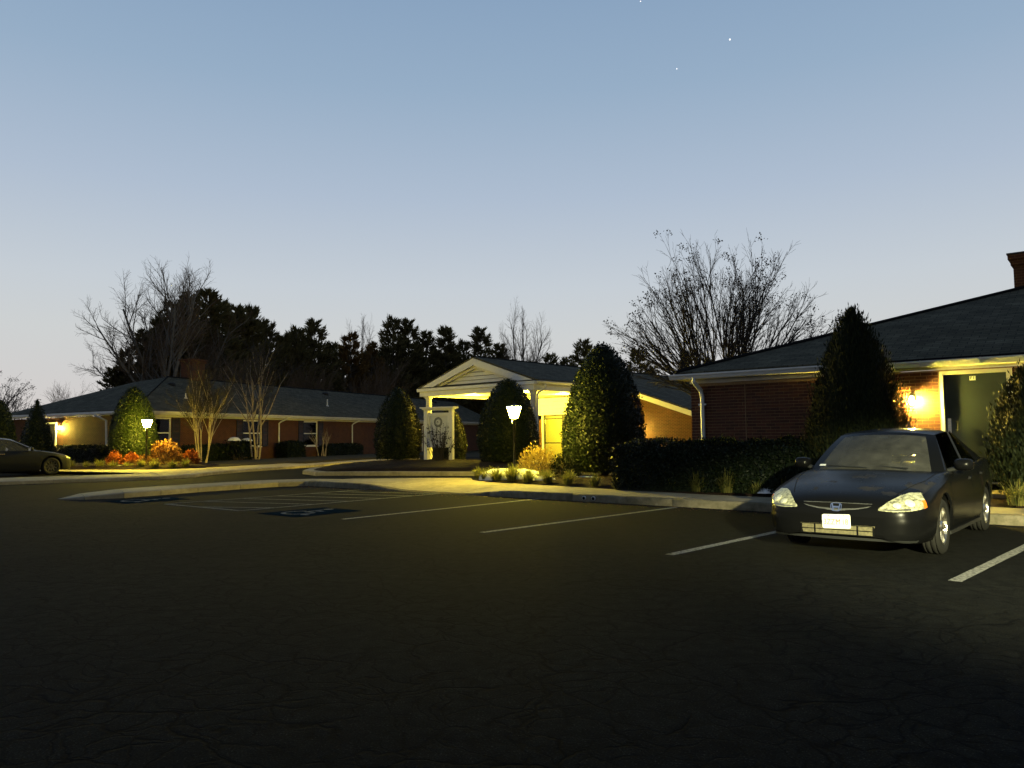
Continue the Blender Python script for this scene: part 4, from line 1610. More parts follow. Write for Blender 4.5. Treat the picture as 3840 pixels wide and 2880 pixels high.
def hedge(label, cx, cy, rz, L, W, z0, H, n, leaf, seed, mat='hedge_leaf', group=None):
    g = np.random.default_rng(seed)
    # points over top and four sides of a soft box
    w = np.array([L * W, L * H, L * H, W * H, W * H])
    face = g.choice(5, n, p=w / w.sum())
    a, b = g.uniform(-0.5, 0.5, n), g.uniform(-0.5, 0.5, n)
    P = np.zeros((n, 3))
    N = np.zeros((n, 3))
    m = face == 0
    P[m] = np.c_[a[m] * L, b[m] * W, np.full(m.sum(), H)]
    N[m] = (0, 0, 1)
    for fi, sg in ((1, -1), (2, 1)):
        m = face == fi
        P[m] = np.c_[a[m] * L, np.full(m.sum(), sg * W / 2), (b[m] + 0.5) * H]
        N[m] = (0, sg, 0.15)
    for fi, sg in ((3, -1), (4, 1)):
        m = face == fi
        P[m] = np.c_[np.full(m.sum(), sg * L / 2), a[m] * W, (b[m] + 0.5) * H]
        N[m] = (sg, 0, 0.15)
    # soften corners, add lumps
    k = (np.abs(P[:, 0]) / (L / 2)) ** 8 * 0.06 + (np.abs(P[:, 1]) / (W / 2)) ** 6 * 0.05
    P[:, 2] -= k * (P[:, 2] > H * 0.75)
    P += N * (0.035 * np.sin(P[:, 0:1] * 4.3 + 1) + 0.03 * np.sin(P[:, 0:1] * 9.1 + P[:, 2:3] * 5) + g.normal(0, 0.035, (n, 1)))
    q_ = leaf_quads(P, g.normal(0, 1, (n, 3)) + N * 0.5, N + g.normal(0, 0.6, (n, 3)), g.uniform(0.7, 1.3, n) * leaf, g.uniform(0.7, 1.2, n) * leaf * 0.55)
    mb = MB()
    mb.box(-L / 2 + 0.07, L / 2 - 0.07, -W / 2 + 0.07, W / 2 - 0.07, -0.1, H - 0.08)
    me = add_hull(q_, mb)
    me.materials.append(MATS[mat])
    o = link_mesh('hedge', me, None)
    o.location = (cx, cy, z0)
    o.rotation_euler = (0, 0, rz)
    return tag(o, label, 'hedge', group)


def rbw(x, y):
    p = Matrix.Rotation(R(-39), 3, 'Z') @ Vector((x, y, 0))
    return 4.12 + p.x, 17.69 + p.y


hx, hy = rbw(0.75, -0.62)
hedge('long dark clipped hedge under the brick wall left of the black sedan', hx, hy, R(-39), 4.5, 0.85, 0.2, 1.02, 22000, 0.065, 31)


def lbw(x, y, z=0.0):
    return LB.matrix_basis @ Vector((x, y, z))


p = lbw(5.9, -0.25)
hedge('dark foundation hedge below the brick wall between the two bare multi trunk trees', p.x, p.y, ang, 5.2, 0.9, 0.1, 0.95, 7000, 0.10, 32)
p = lbw(0.42 + sk * 3.8 - 0.75, 4.2)
hedge('dark hedge along the end wall behind the grey car', p.x, p.y, ang - R(98), 5.0, 0.9, 0.1, 0.98, 7000, 0.10, 33)
p = lbw(19.0, -0.3)
hedge('dark low hedge under the wall between the right hand downspouts', p.x, p.y, ang, 4.6, 0.9, 0.1, 0.85, 5000, 0.11, 34)
p = lbw(12.9, -0.35)
hedge('short dark shrub hedge under the wall beside the middle downspout', p.x, p.y, ang, 2.0, 0.9, 0.1, 1.1, 3500, 0.11, 35)


# ---- rounded shrubs with showing leaves
def shrub_mesh(W, H, n, leaf, seed, mat, upright=0.3, thin=0.4, stems=14, flat=1.0):
    g = np.random.default_rng(seed)
    u_ = unit(g.normal(0, 1, (n, 3)))
    u_[:, 2] = np.abs(u_[:, 2])
    rr = g.uniform(0.35, 1.0, n) ** 0.5
    th = np.arctan2(u_[:, 1], u_[:, 0])
    rr *= wobble(th, u_[:, 2] * 3, seed, 0.12)
    P = u_ * rr[:, None] * np.array((W / 2, W / 2, H))
    ax = unit(u_ + g.normal(0, 0.5, (n, 3)) + np.array((0, 0, upright)))
    q_ = leaf_quads(P, ax, g.normal(0, 1, (n, 3)) + u_ * 0.6, g.uniform(0.6, 1.4, n) * leaf, g.uniform(0.6, 1.3, n) * leaf * thin)
    me = quads_mesh('leaves', q_)
    me.materials.append(MATS[mat])
    mb = MB()
    for k in range(stems):
        e = u_[k] * np.array((W / 2, W / 2, H)) * 0.8
        mb.tube([(e[0] * 0.08, e[1] * 0.08, -0.05), (e[0] * 0.45, e[1] * 0.45, e[2] * 0.6), tuple(e)], [0.012, 0.009, 0.004], 4, False)
    ms = mb.mesh('stems')
    ms.materials.append(MATS['twig_brown'])
    return me, ms


def shrub(name, label, loc, meshes, scale=(1, 1, 1), rz=0.0, group=None):
    t = thing(name, label, 'shrub', loc, rz, group)
    t.scale = scale
    link_mesh('leaves', meshes[0], None, t)
    link_mesh('stems', meshes[1], None, t)
    return t


YB_ = shrub_mesh(1.25, 0.85, 2600, 0.085, 41, 'dry_leaf', 0.6, 0.35, 30)
shrub('dry_shrub', 'golden dry leaved shrub lit by the bright lamp post', (0.72, 22.35, 0.25), YB_)
RD = shrub_mesh(0.75, 0.60, 1500, 0.08, 42, 'red_leaf', 0.2, 0.55, 14)
RU = shrub_mesh(1.5, 1.05, 3000, 0.10, 43, 'rust_leaf', 0.2, 0.40, 24)
shrub('red_shrub', 'small red leaved ball shrub at the left end of the lamp lit corner bed', (-18.5, 35.9, 0.26), RD)
shrub('red_shrub', 'second red leaved ball shrub under the left lamp post', (-17.75, 36.0, 0.28), RD, (1.1, 1.1, 0.9), 1.0)
shrub('rust_shrub', 'broad rust coloured shrub right of the left lamp post', (-16.2, 36.0, 0.24), RU, (0.98, 0.98, 1.08))
shrub('rust_shrub', 'lower rust coloured shrub in front of the broad rust coloured one', (-16.85, 35.4, 0.22), RU, (0.6, 0.6, 0.5), 2.0)
shrub('red_shrub', 'red brown shrub at the right end of the corner bed near pale trunks', (-15.45, 37.0, 0.26), RD, (1.15, 1.15, 1.05), 2.0)
DK = shrub_mesh(1.0, 0.7, 1300, 0.09, 44, 'hedge_leaf', 0.4, 0.5, 14)
shrub('low_shrub', 'small dark shrub between the golden shrub and the largest clipped holly', (1.45, 21.95, 0.24), DK, (0.9, 0.9, 0.9))
RB2 = shrub_mesh(0.9, 0.75, 1000, 0.06, 45, 'rust_leaf', 0.6, 0.4, 30)
shrub('low_shrub', 'small brown twiggy shrub in the dark bed before the hedge end', (3.05, 19.4, 0.25), RB2, (0.8, 0.8, 0.8))
p = lbw(6.6, -1.3)
shrub('low_shrub', 'dark rounded shrub with two snow clumps on top before the long building', (p.x, p.y, 0.15), DK, (2.2, 1.6, 1.80), 0.5)

# ---- twiggy shrub before the sign
mb = MB()
lv = []
g = np.random.default_rng(51)
for k in range(46):
    x0, y0 = g.normal(0, 0.16), g.normal(0, 0.12)
    x1 = x0 * 2.6 + g.normal(0, 0.18)
    h = g.uniform(0.9, 1.65)
    pts = [(x0, y0, 0), (x0 + (x1 - x0) * 0.4, y0 * 1.6, h * 0.5), (x1, y0 * 2.4, h)]
    mb.tube(pts, [0.011, 0.008, 0.004], 4, False)
    for j in range(9):
        t_ = g.uniform(0.35, 1.0)
        lv.append((x0 + (x1 - x0) * t_ + g.normal(0, 0.05), y0 * (1 + 1.4 * t_) + g.normal(0, 0.05), h * t_))
lv = np.array(lv)
n = len(lv)
q_ = leaf_quads(lv, g.normal(0, 1, (n, 3)) + (0, 0, 0.8), g.normal(0, 1, (n, 3)), g.uniform(0.05, 0.13, n), g.uniform(0.03, 0.06, n))
t = thing('twiggy_shrub', 'dark upright twiggy shrub growing in front of the white sign panel', 'shrub', (-3.05, 32.2, 0.42))
o = mb.build('stems', 'twig_dark', t)
me = quads_mesh('leaves', q_)
me.materials.append(MATS['twig_dark'])
link_mesh('leaves', me, None, t)


# ---- grass clumps
def clump_mesh(n, L, seed):
    g = np.random.default_rng(seed)
    th = g.uniform(0, 2 * np.pi, n)
    out = np.c_[np.cos(th), np.sin(th), np.zeros(n)]
    side = np.c_[-np.sin(th), np.cos(th), np.zeros(n)]
    base = out * g.uniform(0, 0.10, n)[:, None] + g.normal(0, 0.03, (n, 3)) * (1, 1, 0)
    ln = g.uniform(0.6, 1.15, n) * L
    spread = g.uniform(0.25, 1.0, n)
    w = g.uniform(0.006, 0.012, n)
    rows = []
    for i, t_ in enumerate((0, 0.35, 0.7, 1.0)):
        z = ln * (t_ * (1.05 - 0.75 * t_ * spread))
        rr = ln * spread * t_ ** 1.5 * 0.8
        c = base + out * rr[:, None] + np.c_[np.zeros(n), np.zeros(n), z]
        ww = (w * (1 - 0.8 * t_ ** 2))[:, None]
        rows.append((c - side * ww, c + side * ww))
    q_ = np.concatenate([np.stack([rows[i][0], rows[i][1], rows[i + 1][1], rows[i + 1][0]], 1) for i in range(3)])
    me = quads_mesh('blades', q_)
    me.materials.append(MATS['liriope_leaf'])
    return me


CL = [clump_mesh(190, 0.46, 61), clump_mesh(150, 0.40, 62), clump_mesh(230, 0.52, 63)]
ORD = ['first', 'second', 'third', 'fourth', 'fifth', 'sixth', 'seventh', 'eighth', 'ninth', 'tenth', 'eleventh', 'twelfth', 'thirteenth', 'fourteenth', 'fifteenth', 'sixteenth', 'seventeenth', 'eighteenth', 'nineteenth', 'twentieth']


def clumps(spots, fmt, group):
    for i, (x, y, z, s_) in enumerate(spots):
        o = bpy.data.objects.new('grass_clump', CL[i % 3])
        COL.objects.link(o)
        o.location = (x, y, z)
        o.rotation_euler = (0, 0, i * 2.1)
        o.scale = (s_, s_, s_ * random.uniform(0.85, 1.1))
        tag(o, fmt % ORD[i], 'grass', group)


# along the kerb, from the lamp bed to the sedan
sp = []
for s_, n_ in ((3.95, 3.15), (4.5, 2.85), (5.1, 2.62), (5.75, 2.52), (6.4, 2.45), (7.1, 2.38), (7.9, 2.2), (8.8, 2.05), (9.6, 1.9), (10.5, 1.85), (11.1, 1.75), (11.75, 1.62), (12.4, 1.60), (13.05, 1.58), (13.6, 1.66), (14.15, 1.58), (14.7, 1.62), (15.2, 1.6)):
    x, y = kp(s_, n_)
    sp.append((x, y, 0.19, 1.0 + random.uniform(-0.15, 0.2)))
clumps(sp, '%s grass clump along the front kerb, counted from the left end of the bed', 'grass clumps along the front bed')
sp = []
for s_, n_ in ((4.0, 3.7), (4.3, 4.3), (5.5, 2.95), (6.5, 2.9), (7.4, 2.9)):
    x, y = kp(s_, n_)
    sp.append((x, y, 0.2, 0.95))
clumps(sp, '%s grass clump ringing the snow heap at the bright lamp post', 'grass clumps around the snow heap')
sp = [(8.05, 12.35, 0.22, 1.0), (8.5, 12.05, 0.22, 1.05), (8.35, 12.75, 0.25, 0.9), (9.0, 11.7, 0.22, 1.0)]
clumps(sp, '%s grass clump beside the door step at the right edge, from the left', 'grass clumps by the door step')
sp = [(-20.3, 35.5, 0.16, 1.0), (-19.5, 35.35, 0.17, 0.9), (-18.8, 35.2, 0.17, 1.05), (-18.1, 35.05, 0.17, 1.0), (-17.4, 34.9, 0.17, 1.0), (-16.7, 34.75, 0.17, 0.95), (-16.0, 34.5, 0.17, 1.1), (-15.3, 34.7, 0.17, 1.15), (-14.9, 35.2, 0.17, 1.0)]
clumps(sp, '%s grass clump edging the corner bed under the left lamp, from the left', 'grass clumps edging the corner bed')


# ---- snow left lying
def snow(label, x, y, z, L, W, H, rz, seed, group='patches of old snow'):
    g = np.random.default_rng(seed)
    n, m = 26, 7
    ph = g.uniform(0, 6.28, 5)
    vs = []
    for j in range(m):
        k = j / (m - 1)
        for i in range(n):
            a = 2 * math.pi * i / n
            rr = 1 + 0.16 * math.sin(2 * a + ph[0]) + 0.10 * math.sin(3 * a + ph[1]) + 0.07 * math.sin(5 * a + ph[2]) + 0.05 * math.sin(9 * a + ph[3])
            f_ = math.cos(k * math.pi / 2) ** 0.7
            zz = H * math.sin(k * math.pi / 2) * (1 + 0.25 * math.sin(2 * a + ph[4]) * (1 - k)) + g.uniform(-0.012, 0.012)
            vs.append((L / 2 * rr * f_ * math.cos(a), W / 2 * rr * f_ * math.sin(a), zz - 0.04))
    fs = [(j * n + i, j * n + (i + 1) % n, (j + 1) * n + (i + 1) % n, (j + 1) * n + i) for j in range(m - 1) for i in range(n)]
    mb = MB()
    mb.add(vs, fs)
    o = tri_fix(mb.build('snow_patch', 'snow', None, True))
    o.location = (x, y, z)
    o.rotation_euler = (0, 0, rz)
    return tag(o, label, 'snow', group)


x, y = kp(5.3, 3.15)
snow('bright heap of old snow at the foot of the bright lamp post', x, y, 0.20, 1.8, 0.9, 0.33, R(-30), 71)
x, y = kp(6.6, 2.85)
snow('smaller snow patch beside the heap, toward the largest holly', x, y, 0.22, 0.75, 0.4, 0.16, R(-35), 72)
snow('thin bright snow strip under the largest clipped holly', 2.0, 21.75, 0.24, 0.75, 0.22, 0.07, R(-15), 73)
snow('small white snow patch in the dark bed left of the black sedan', 5.2, 15.55, 0.25, 0.62, 0.3, 0.10, R(-30), 74)
p = lbw(6.0, -1.5)
snow('left snow clump resting on the dark rounded shrub', p.x, p.y, 1.38, 0.85, 0.5, 0.22, ang, 75)
p = lbw(7.2, -1.45)
snow('right snow clump resting on the dark rounded shrub', p.x, p.y, 1.36, 0.95, 0.5, 0.17, ang, 76)
snow('long yellow lit snow strip edging the left corner bed', -18.2, 35.35, 0.19, 1.9, 0.42, 0.13, R(-12), 77)
snow('short yellow lit snow patch under the left lamp post', -16.7, 35.1, 0.19, 0.8, 0.35, 0.12, R(-12), 78)


# ------------------------------------------------------------------ bare trees
def tubes_mesh(name, polys, mat):
    """polys: list of (pts (k,3), r0, r1, sides) -> one mesh of tapered tubes."""
    V, Fc = [], []
    off = 0
    for pts, r0, r1, sd_ in polys:
        k = len(pts)
        d = np.gradient(pts, axis=0)
        d = unit(d)
        a = np.where(np.abs(d[:, :1]) < 0.9, np.array((1.0, 0, 0)), np.array((0, 1.0, 0)))
        u_ = unit(np.cross(d, a))
        w_ = np.cross(d, u_)
        rr = np.linspace(r0, r1, k)[:, None]
        an = 2 * np.pi * np.arange(sd_) / sd_
        ring = pts[:, None, :] + rr[:, None] * (u_[:, None, :] * np.cos(an)[None, :, None] + w_[:, None, :] * np.sin(an)[None, :, None])
        V.append(ring.reshape(-1, 3))
        i = np.arange(k - 1)[:, None] * sd_
        j = np.arange(sd_)[None, :]
        jn = (j + 1) % sd_
        f_ = np.stack([i + j, i + jn, i + sd_ + jn, i + sd_ + j], -1).reshape(-1, 4) + off
        Fc.append(f_)
        off += k * sd_
    V = np.concatenate(V)
    Fc = np.concatenate(Fc)
    me = bpy.data.meshes.new(name)
    me.vertices.add(len(V))
    me.vertices.foreach_set('co', V.reshape(-1).astype(np.float32))
    me.loops.add(len(Fc) * 4)
    me.loops.foreach_set('vertex_index', Fc.reshape(-1).astype(np.int32))
    me.polygons.add(len(Fc))
    me.polygons.foreach_set('loop_start', np.arange(0, len(Fc) * 4, 4, dtype=np.int32))
    me.update(calc_edges=True)
    me.materials.append(MATS[mat])
    return me


def limb(g, p, d, L, k, wander, lift):
    pts = [p]
    d = d / np.linalg.norm(d)
    for i in range(k):
        d = d + g.normal(0, wander, 3) + np.array((0, 0, lift))
        d = d / np.linalg.norm(d)
        pts.append(pts[-1] + d * L / k)
    return np.array(pts)


def bare_tree(seed, stems, levels, wander=0.10, lift=0.05, minr=0.006):
    """stems: list of (start, dir, length, radius). levels: per level (children, angle, length ratio, radius ratio, from, lift)."""
    g = np.random.default_rng(seed)
    thick, thin, tips = [], [], []
    cur = []
    for st, dr, L, r_ in stems:
        pts = limb(g, np.array(st, float), np.array(dr, float), L, 7, wander, lift)
        thick.append((pts, r_, r_ * 0.45, 6))
        cur.append((pts, r_, L))
    for li, (nc, angd, lr, rr, t0, lf) in enumerate(levels):
        nxt = []
        for pts, r_, L in cur:
            k = len(pts)
            for c in range(nc):
                t_ = t0 + (1 - t0) * (c + g.uniform(0, 1)) / nc
                t_ = min(t_, 0.995)
                f_ = t_ * (k - 1)
                i = int(f_)
                p = pts[i] + (pts[i + 1] - pts[i]) * (f_ - i)
                d = unit(pts[i + 1] - pts[i])
                sidev = unit(np.cross(d, g.normal(0, 1, 3)))
                a = R(g.uniform(angd * 0.6, angd * 1.35))
                nd_ = d * math.cos(a) + sidev * math.sin(a)
                nL = L * lr * g.uniform(0.6, 1.25) * (1.15 - 0.45 * t_)
                nr_ = max(minr, r_ * rr * (1.1 - 0.5 * t_))
                q = limb(g, p, nd_, nL, 4 if li < 2 else 3, wander * 1.2, lf)
                last = li == len(levels) - 1
                (thin if li >= 1 else thick).append((q, nr_, max(minr * 0.6, nr_ * 0.4), 5 if li == 0 else 3))
                nxt.append((q, nr_, nL))
                if last:
                    tips.append(q[-1])
        cur = nxt
    return thick, thin, np.array(tips)


def tree_thing(name, label, loc, thick, thin, mt='grey_bark', mtw='twig_brown', rz=0.0, group=None, pods=None, scale=1.0, twname='crown'):
    t = thing(name, label, 'tree', loc, rz, group)
    t.scale = (scale, scale, scale)
    link_mesh('trunk', tubes_mesh('trunk', thick, mt), None, t)
    cr_ = link_mesh(twname, tubes_mesh('crown', thin, mtw), None, t)
    if pods is not None:
        g = np.random.default_rng(5)
        m = 16
        P = np.repeat(pods, m, 0)
        n = len(P)
        off_ = g.normal(0, 0.085, (n, 3))
        q = leaf_quads(P + off_, g.normal(0, 1, (n, 3)), g.normal(0, 1, (n, 3)), g.uniform(0.05, 0.10, n), g.uniform(0.04, 0.07, n))
        me = quads_mesh('seed_pods', q)
        me.materials.append(MATS['pod'])
        link_mesh('seed_pods', me, None, t)
    return t


# the big crape myrtle behind the right-hand roof
g = np.random.default_rng(81)
stems = []
for k in range(36):
    a = 2 * math.pi * k * 0.382 + g.uniform(-0.2, 0.2)
    ph_ = R(4 + 62 * ((k + 0.5) / 36) ** 0.85)
    tilt = math.tan(ph_)
    LL_ = 0.66 / math.sqrt((math.sin(ph_) / 5.3) ** 2 + (math.cos(ph_) / 7.0) ** 2)
    stems.append(((0.55 * math.cos(a), 0.55 * math.sin(a), 2.5), (math.cos(a) * tilt, math.sin(a) * tilt, 1.0), LL_ * g.uniform(0.92, 1.08), 0.048))
th_, tn_, tips = bare_tree(82, stems, [(9, 20, 0.52, 0.56, 0.25, 0.02), (6, 24, 0.46, 0.58, 0.25, 0.02), (3, 28, 0.5, 0.7, 0.3, 0.02)], 0.045, 0.006, 0.0055)
# a short stool the stems spring from
for k in range(12):
    a = 2 * math.pi * k / 12
    th_.append((np.array(((0.22 * math.cos(a), 0.22 * math.sin(a), -0.2), (0.36 * math.cos(a), 0.36 * math.sin(a), 1.2), (0.58 * math.cos(a), 0.58 * math.sin(a), 2.7))), 0.09, 0.06, 6))
hi = tips[(tips[:, 2] > 4.2)]
pods = hi[g.choice(len(hi), min(900, len(hi)), replace=False)]
outer = pods[np.linalg.norm(pods - np.array((0, 0, 3.0)), axis=1) > 4.0]
outer = outer[:260]
big_crape = tree_thing('crape_myrtle', 'large bare crape myrtle with dark seed heads behind the right roof', (8.45, 31.0, 0.0), th_, tn_, 'twig_dark', 'twig_dark', 0.0, None, outer, 1.12)
big_crape.scale = (1.0, 1.0, 1.05)


def vase(seed, nst, H, spread, r_, lv):
    g = np.random.default_rng(seed)
    st = []
    for k in range(nst):
        a = 2 * math.pi * k / nst + g.uniform(-0.4, 0.4)
        ti = g.uniform(0.3, 1.0) * spread
        st.append(((0.24 * math.cos(a), 0.24 * math.sin(a), -0.1), (math.cos(a) * ti, math.sin(a) * ti, 1.0), H * g.uniform(0.5, 0.62), r_))
    return bare_tree(seed + 1, st, lv, 0.045, 0.02, 0.009)


LVV = [(6, 26, 0.66, 0.55, 0.38, 0.05), (6, 28, 0.55, 0.55, 0.2, 0.05), (5, 30, 0.55, 0.7, 0.2, 0.04)]
a_, b_, tp = vase(91, 7, 6.0, 0.24, 0.042, LVV)
tree_thing('crape_myrtle', 'pale multi trunk crape myrtle right of the rust coloured shrubs', (-16.7, 41.5, 0.2), a_, b_, 'pale_bark', 'twig_dark', 0.4)
a_, b_, tp = vase(93, 4, 8.2, 0.26, 0.07, LVV)
tree_thing('crape_myrtle', 'pale multi trunk crape myrtle before the lamp lit window', (-15.7, 47.3, 0.18), a_, b_, 'pale_bark', 'twig_dark', 1.4)
a_, b_, tp = vase(95, 6, 2.6, 0.22, 0.035, [(3, 22, 0.6, 0.6, 0.45, 0.05), (3, 26, 0.55, 0.6, 0.3, 0.05)])
tree_thing('crape_myrtle', 'small bare multi stem crape myrtle beside the right hand window', (-13.45, 54.4, 0.18), a_, b_, 'pale_bark', 'twig_brown', 0.0)
a_, b_, tp = vase(97, 9, 11.0, 0.42, 0.09, LVV)
GB = 'brown bare trees behind the long building'
brown = tree_thing('bare_tree', 'wide brown bare tree rising behind the roof left of the portico', (-14.4, 80.0, 0.0), a_, b_, 'twig_brown', 'twig_brown', 0.0, GB)


def again(src, label, loc, rz, sc):
    c = copy_tree(src)
    c.location = loc
    c.rotation_euler = (0, 0, rz)
    c.scale = (sc, sc, sc)
    c['label'] = label
    return c


again(brown, 'brown bare tree behind the long roof above the middle downspout', (-20.5, 79.0, 0), 2.0, 1.0)
again(brown, 'brown bare tree behind the long roof right of its chimney', (-23.0, 68.0, 0), 4.0, 0.93)
again(brown, 'brown bare tree behind the long roof at its chimney', (-25.5, 63.0, 0), 1.0, 0.86)
again(brown, 'low brown bare tree on the skyline left of the long roof', (-36.0, 63.0, 0), 3.0, 0.62)

# tall grey bare trees
g = np.random.default_rng(101)
st = [((0, 0, -0.2), (-0.02, 0, 1), 12.6, 0.24), ((0.1, 0, 1.5), (0.14, 0.1, 1), 12.2, 0.17), ((-0.1, 0, 2.0), (-0.20, 0.1, 1), 11.0, 0.16), ((0, 0, 3.0), (-0.62, -0.2, 1), 8.6, 0.12), ((0, 0, 3.6), (0.34, -0.3, 1), 8.8, 0.11), ((0, 0, 2.4), (-1.05, 0.2, 0.8), 8.0, 0.10), ((0, 0, 4.4), (-0.42, 0.4, 1), 8.6, 0.10), ((0, 0, 4.0), (0.55, 0.4, 0.9), 6.5, 0.09)]
a_, b_, tp = bare_tree(102, st, [(12, 32, 0.34, 0.44, 0.24, 0.05), (9, 36, 0.48, 0.5, 0.15, 0.05), (6, 38, 0.5, 0.6, 0.15, 0.04)], 0.035, 0.02, 0.008)
GT = 'tall grey bare trees on the skyline'
tall = tree_thing('bare_tree', 'tallest grey bare tree rising behind the left roof corner', (-28.2, 61.5, 0.0), a_, b_, 'grey_bark', 'twig_brown', 0.0, GT)
tall.scale = (1.0, 1.0, 1.0)
again(tall, 'grey bare treetop just right of the tallest bare tree', (-29.6, 71.0, 0), 2.2, 1.08)
c_ = again(tall, 'slim grey bare tree between dark evergreens left of the portico', (-19.0, 99.5, 0), 1.0, 1.02)
c_.scale = (0.6, 0.6, 1.08)
c_ = again(tall, 'slim grey bare tree rising over the portico roof', (1.2, 101.0, 0), 3.6, 1.0)
c_.scale = (0.72, 0.72, 1.16)

# crape myrtle at the left edge with seed heads
a_, b_, tp = vase(111, 9, 7.4, 0.5, 0.06, LVV[:2])
tree_thing('crape_myrtle', 'bare tree with dark seed heads at the left edge of the picture', (-34.3, 50.5, 0.0), a_, b_, 'twig_dark', 'twig_dark', 0.0, None, tp[g.choice(len(tp), 110, replace=False)])
a_, b_, tp = vase(113, 9, 4.9, 0.6, 0.05, LVV[:2])
lowt = tree_thing('crape_myrtle', 'low bare shrub with seed heads on the skyline by the pointed evergreen', (-34.0, 56.0, 0.0), a_, b_, 'twig_dark', 'twig_dark', 0.0, None, tp[g.choice(len(tp), 70, replace=False)])
again(lowt, 'low bare shrub with seed heads on the skyline above the left roof end', (-33.0, 60.0, 0), 1.0, 1.02)


# ------------------------------------------------------------------ evergreens on the skyline
def conifer(H, Rm, seed, mat, kind='cedar'):
    g = np.random.default_rng(seed)
    P, A, Ls, Ws = [], [], [], []
    wood = [(np.array(((0, 0, -0.3), (0.05, 0, H * 0.5), (0, 0, H * 0.98))), 0.022 * H, 0.01, 6)]
    z = 0.08 * H
    while z < H * 0.985:
        t_ = z / H
        if kind == 'cedar':
            rmax = Rm * (1 - t_) ** 0.72 * (0.75 + 0.25 * min(1, t_ / 0.2)) + 0.12
            nb, tilt = 7, 0.45
        else:
            rmax = Rm * math.sin(math.pi * min(1, 0.16 + 0.84 * t_) ** 0.9) ** 0.7 * (1.05 - 0.55 * t_) + 0.1
            nb, tilt = 6, 0.55
        for k in range(nb):
            a = g.uniform(0, 2 * np.pi)
            L = rmax * g.uniform(0.55, 1.18)
            d = np.array((math.cos(a), math.sin(a), tilt * g.uniform(0.4, 1.3) * (0.35 + t_)))
            e = np.array((0, 0, z)) + d * L
            if kind != 'cedar' or g.uniform() < 0.3:
                wood.append((np.array((np.array((0, 0, z)), np.array((0, 0, z)) + d * L * 0.5, e)), 0.03, 0.008, 3))
            m = int(14 + L * 12)
            for j in range(m):
                s_ = g.uniform(0.25, 1.0) if kind == 'cedar' else g.uniform(0.45, 1.0)
                P.append(np.array((0, 0, z)) + d * L * s_ + g.normal(0, 0.16 * (0.4 + L * 0.12), 3))
                A.append(d + g.normal(0, 0.35, 3) + np.array((0, 0, 0.45)))
                Ls.append(g.uniform(0.28, 0.70))
                Ws.append(g.uniform(0.06, 0.17))
        z += 0.34 * (0.7 + 0.6 * g.uniform())
    P, A = np.array(P), np.array(A)
    n = len(P)
    q_ = leaf_quads(P, A, g.normal(0, 1, (n, 3)), np.array(Ls), np.array(Ws))
    me = quads_mesh('crown', q_)
    me.materials.append(MATS[mat])
    return tubes_mesh('trunk', wood, 'bark'), me


CV = {'c': [conifer(12, 3.1, 121, 'cedar_needle'), conifer(12, 3.7, 122, 'cedar_needle'), conifer(12, 2.7, 123, 'cedar_needle')],
      'r': [conifer(12, 3.0, 124, 'rusty_needle', 'pine')],
      'p': [conifer(12, 2.6, 125, 'pine_needle', 'pine'), conifer(12, 3.0, 126, 'pine_needle', 'pine')]}
TREES = [(-32.0, 61.4, 7.3, 'c'), (-31.3, 62.0, 8.8, 'c'), (-30.8, 63.9, 10.6, 'c'), (-30.2, 65.6, 12.0, 'c'), (-29.7, 67.0, 13.6, 'c'), (-29.3, 69.6, 14.7, 'c'), (-28.8, 72.2, 15.7, 'c'), (-28.2, 74.3, 14.8, 'c'), (-27.6, 76.6, 14.8, 'c'), (-26.8, 78.8, 15.1, 'c'), (-25.7, 81.1, 13.7, 'c'), (-24.8, 82.8, 12.7, 'c'), (-23.8, 84.7, 13.8, 'c'), (-22.4, 87.0, 14.9, 'c'), (-20.9, 89.0, 12.6, 'c'), (-19.2, 91.1, 13.8, 'r'), (-17.1, 93.6, 12.9, 'r'), (-14.9, 96.0, 16.6, 'c'), (-13.1, 97.4, 16.4, 'c'), (-11.0, 99.1, 15.1, 'c'), (-8.7, 100.8, 15.9, 'c'), (-6.5, 102.4, 14.4, 'c'), (-4.2, 104.0, 16.2, 'c'), (-1.6, 102.3, 13.8, 'c'), (2.8, 99.4, 11.2, 'p'), (4.9, 97.9, 12.1, 'p'), (9.0, 95.0, 13.4, 'p'), (6.9, 96.5, 11.5, 'p'), (14.7, 90.0, 11.8, 'p'), (12.5, 92.0, 10.5, 'p'), (15.9, 86.0, 9.2, 'p'), (17.8, 78.3, 9.9, 'c'), (18.7, 72.6, 8.6, 'c')]
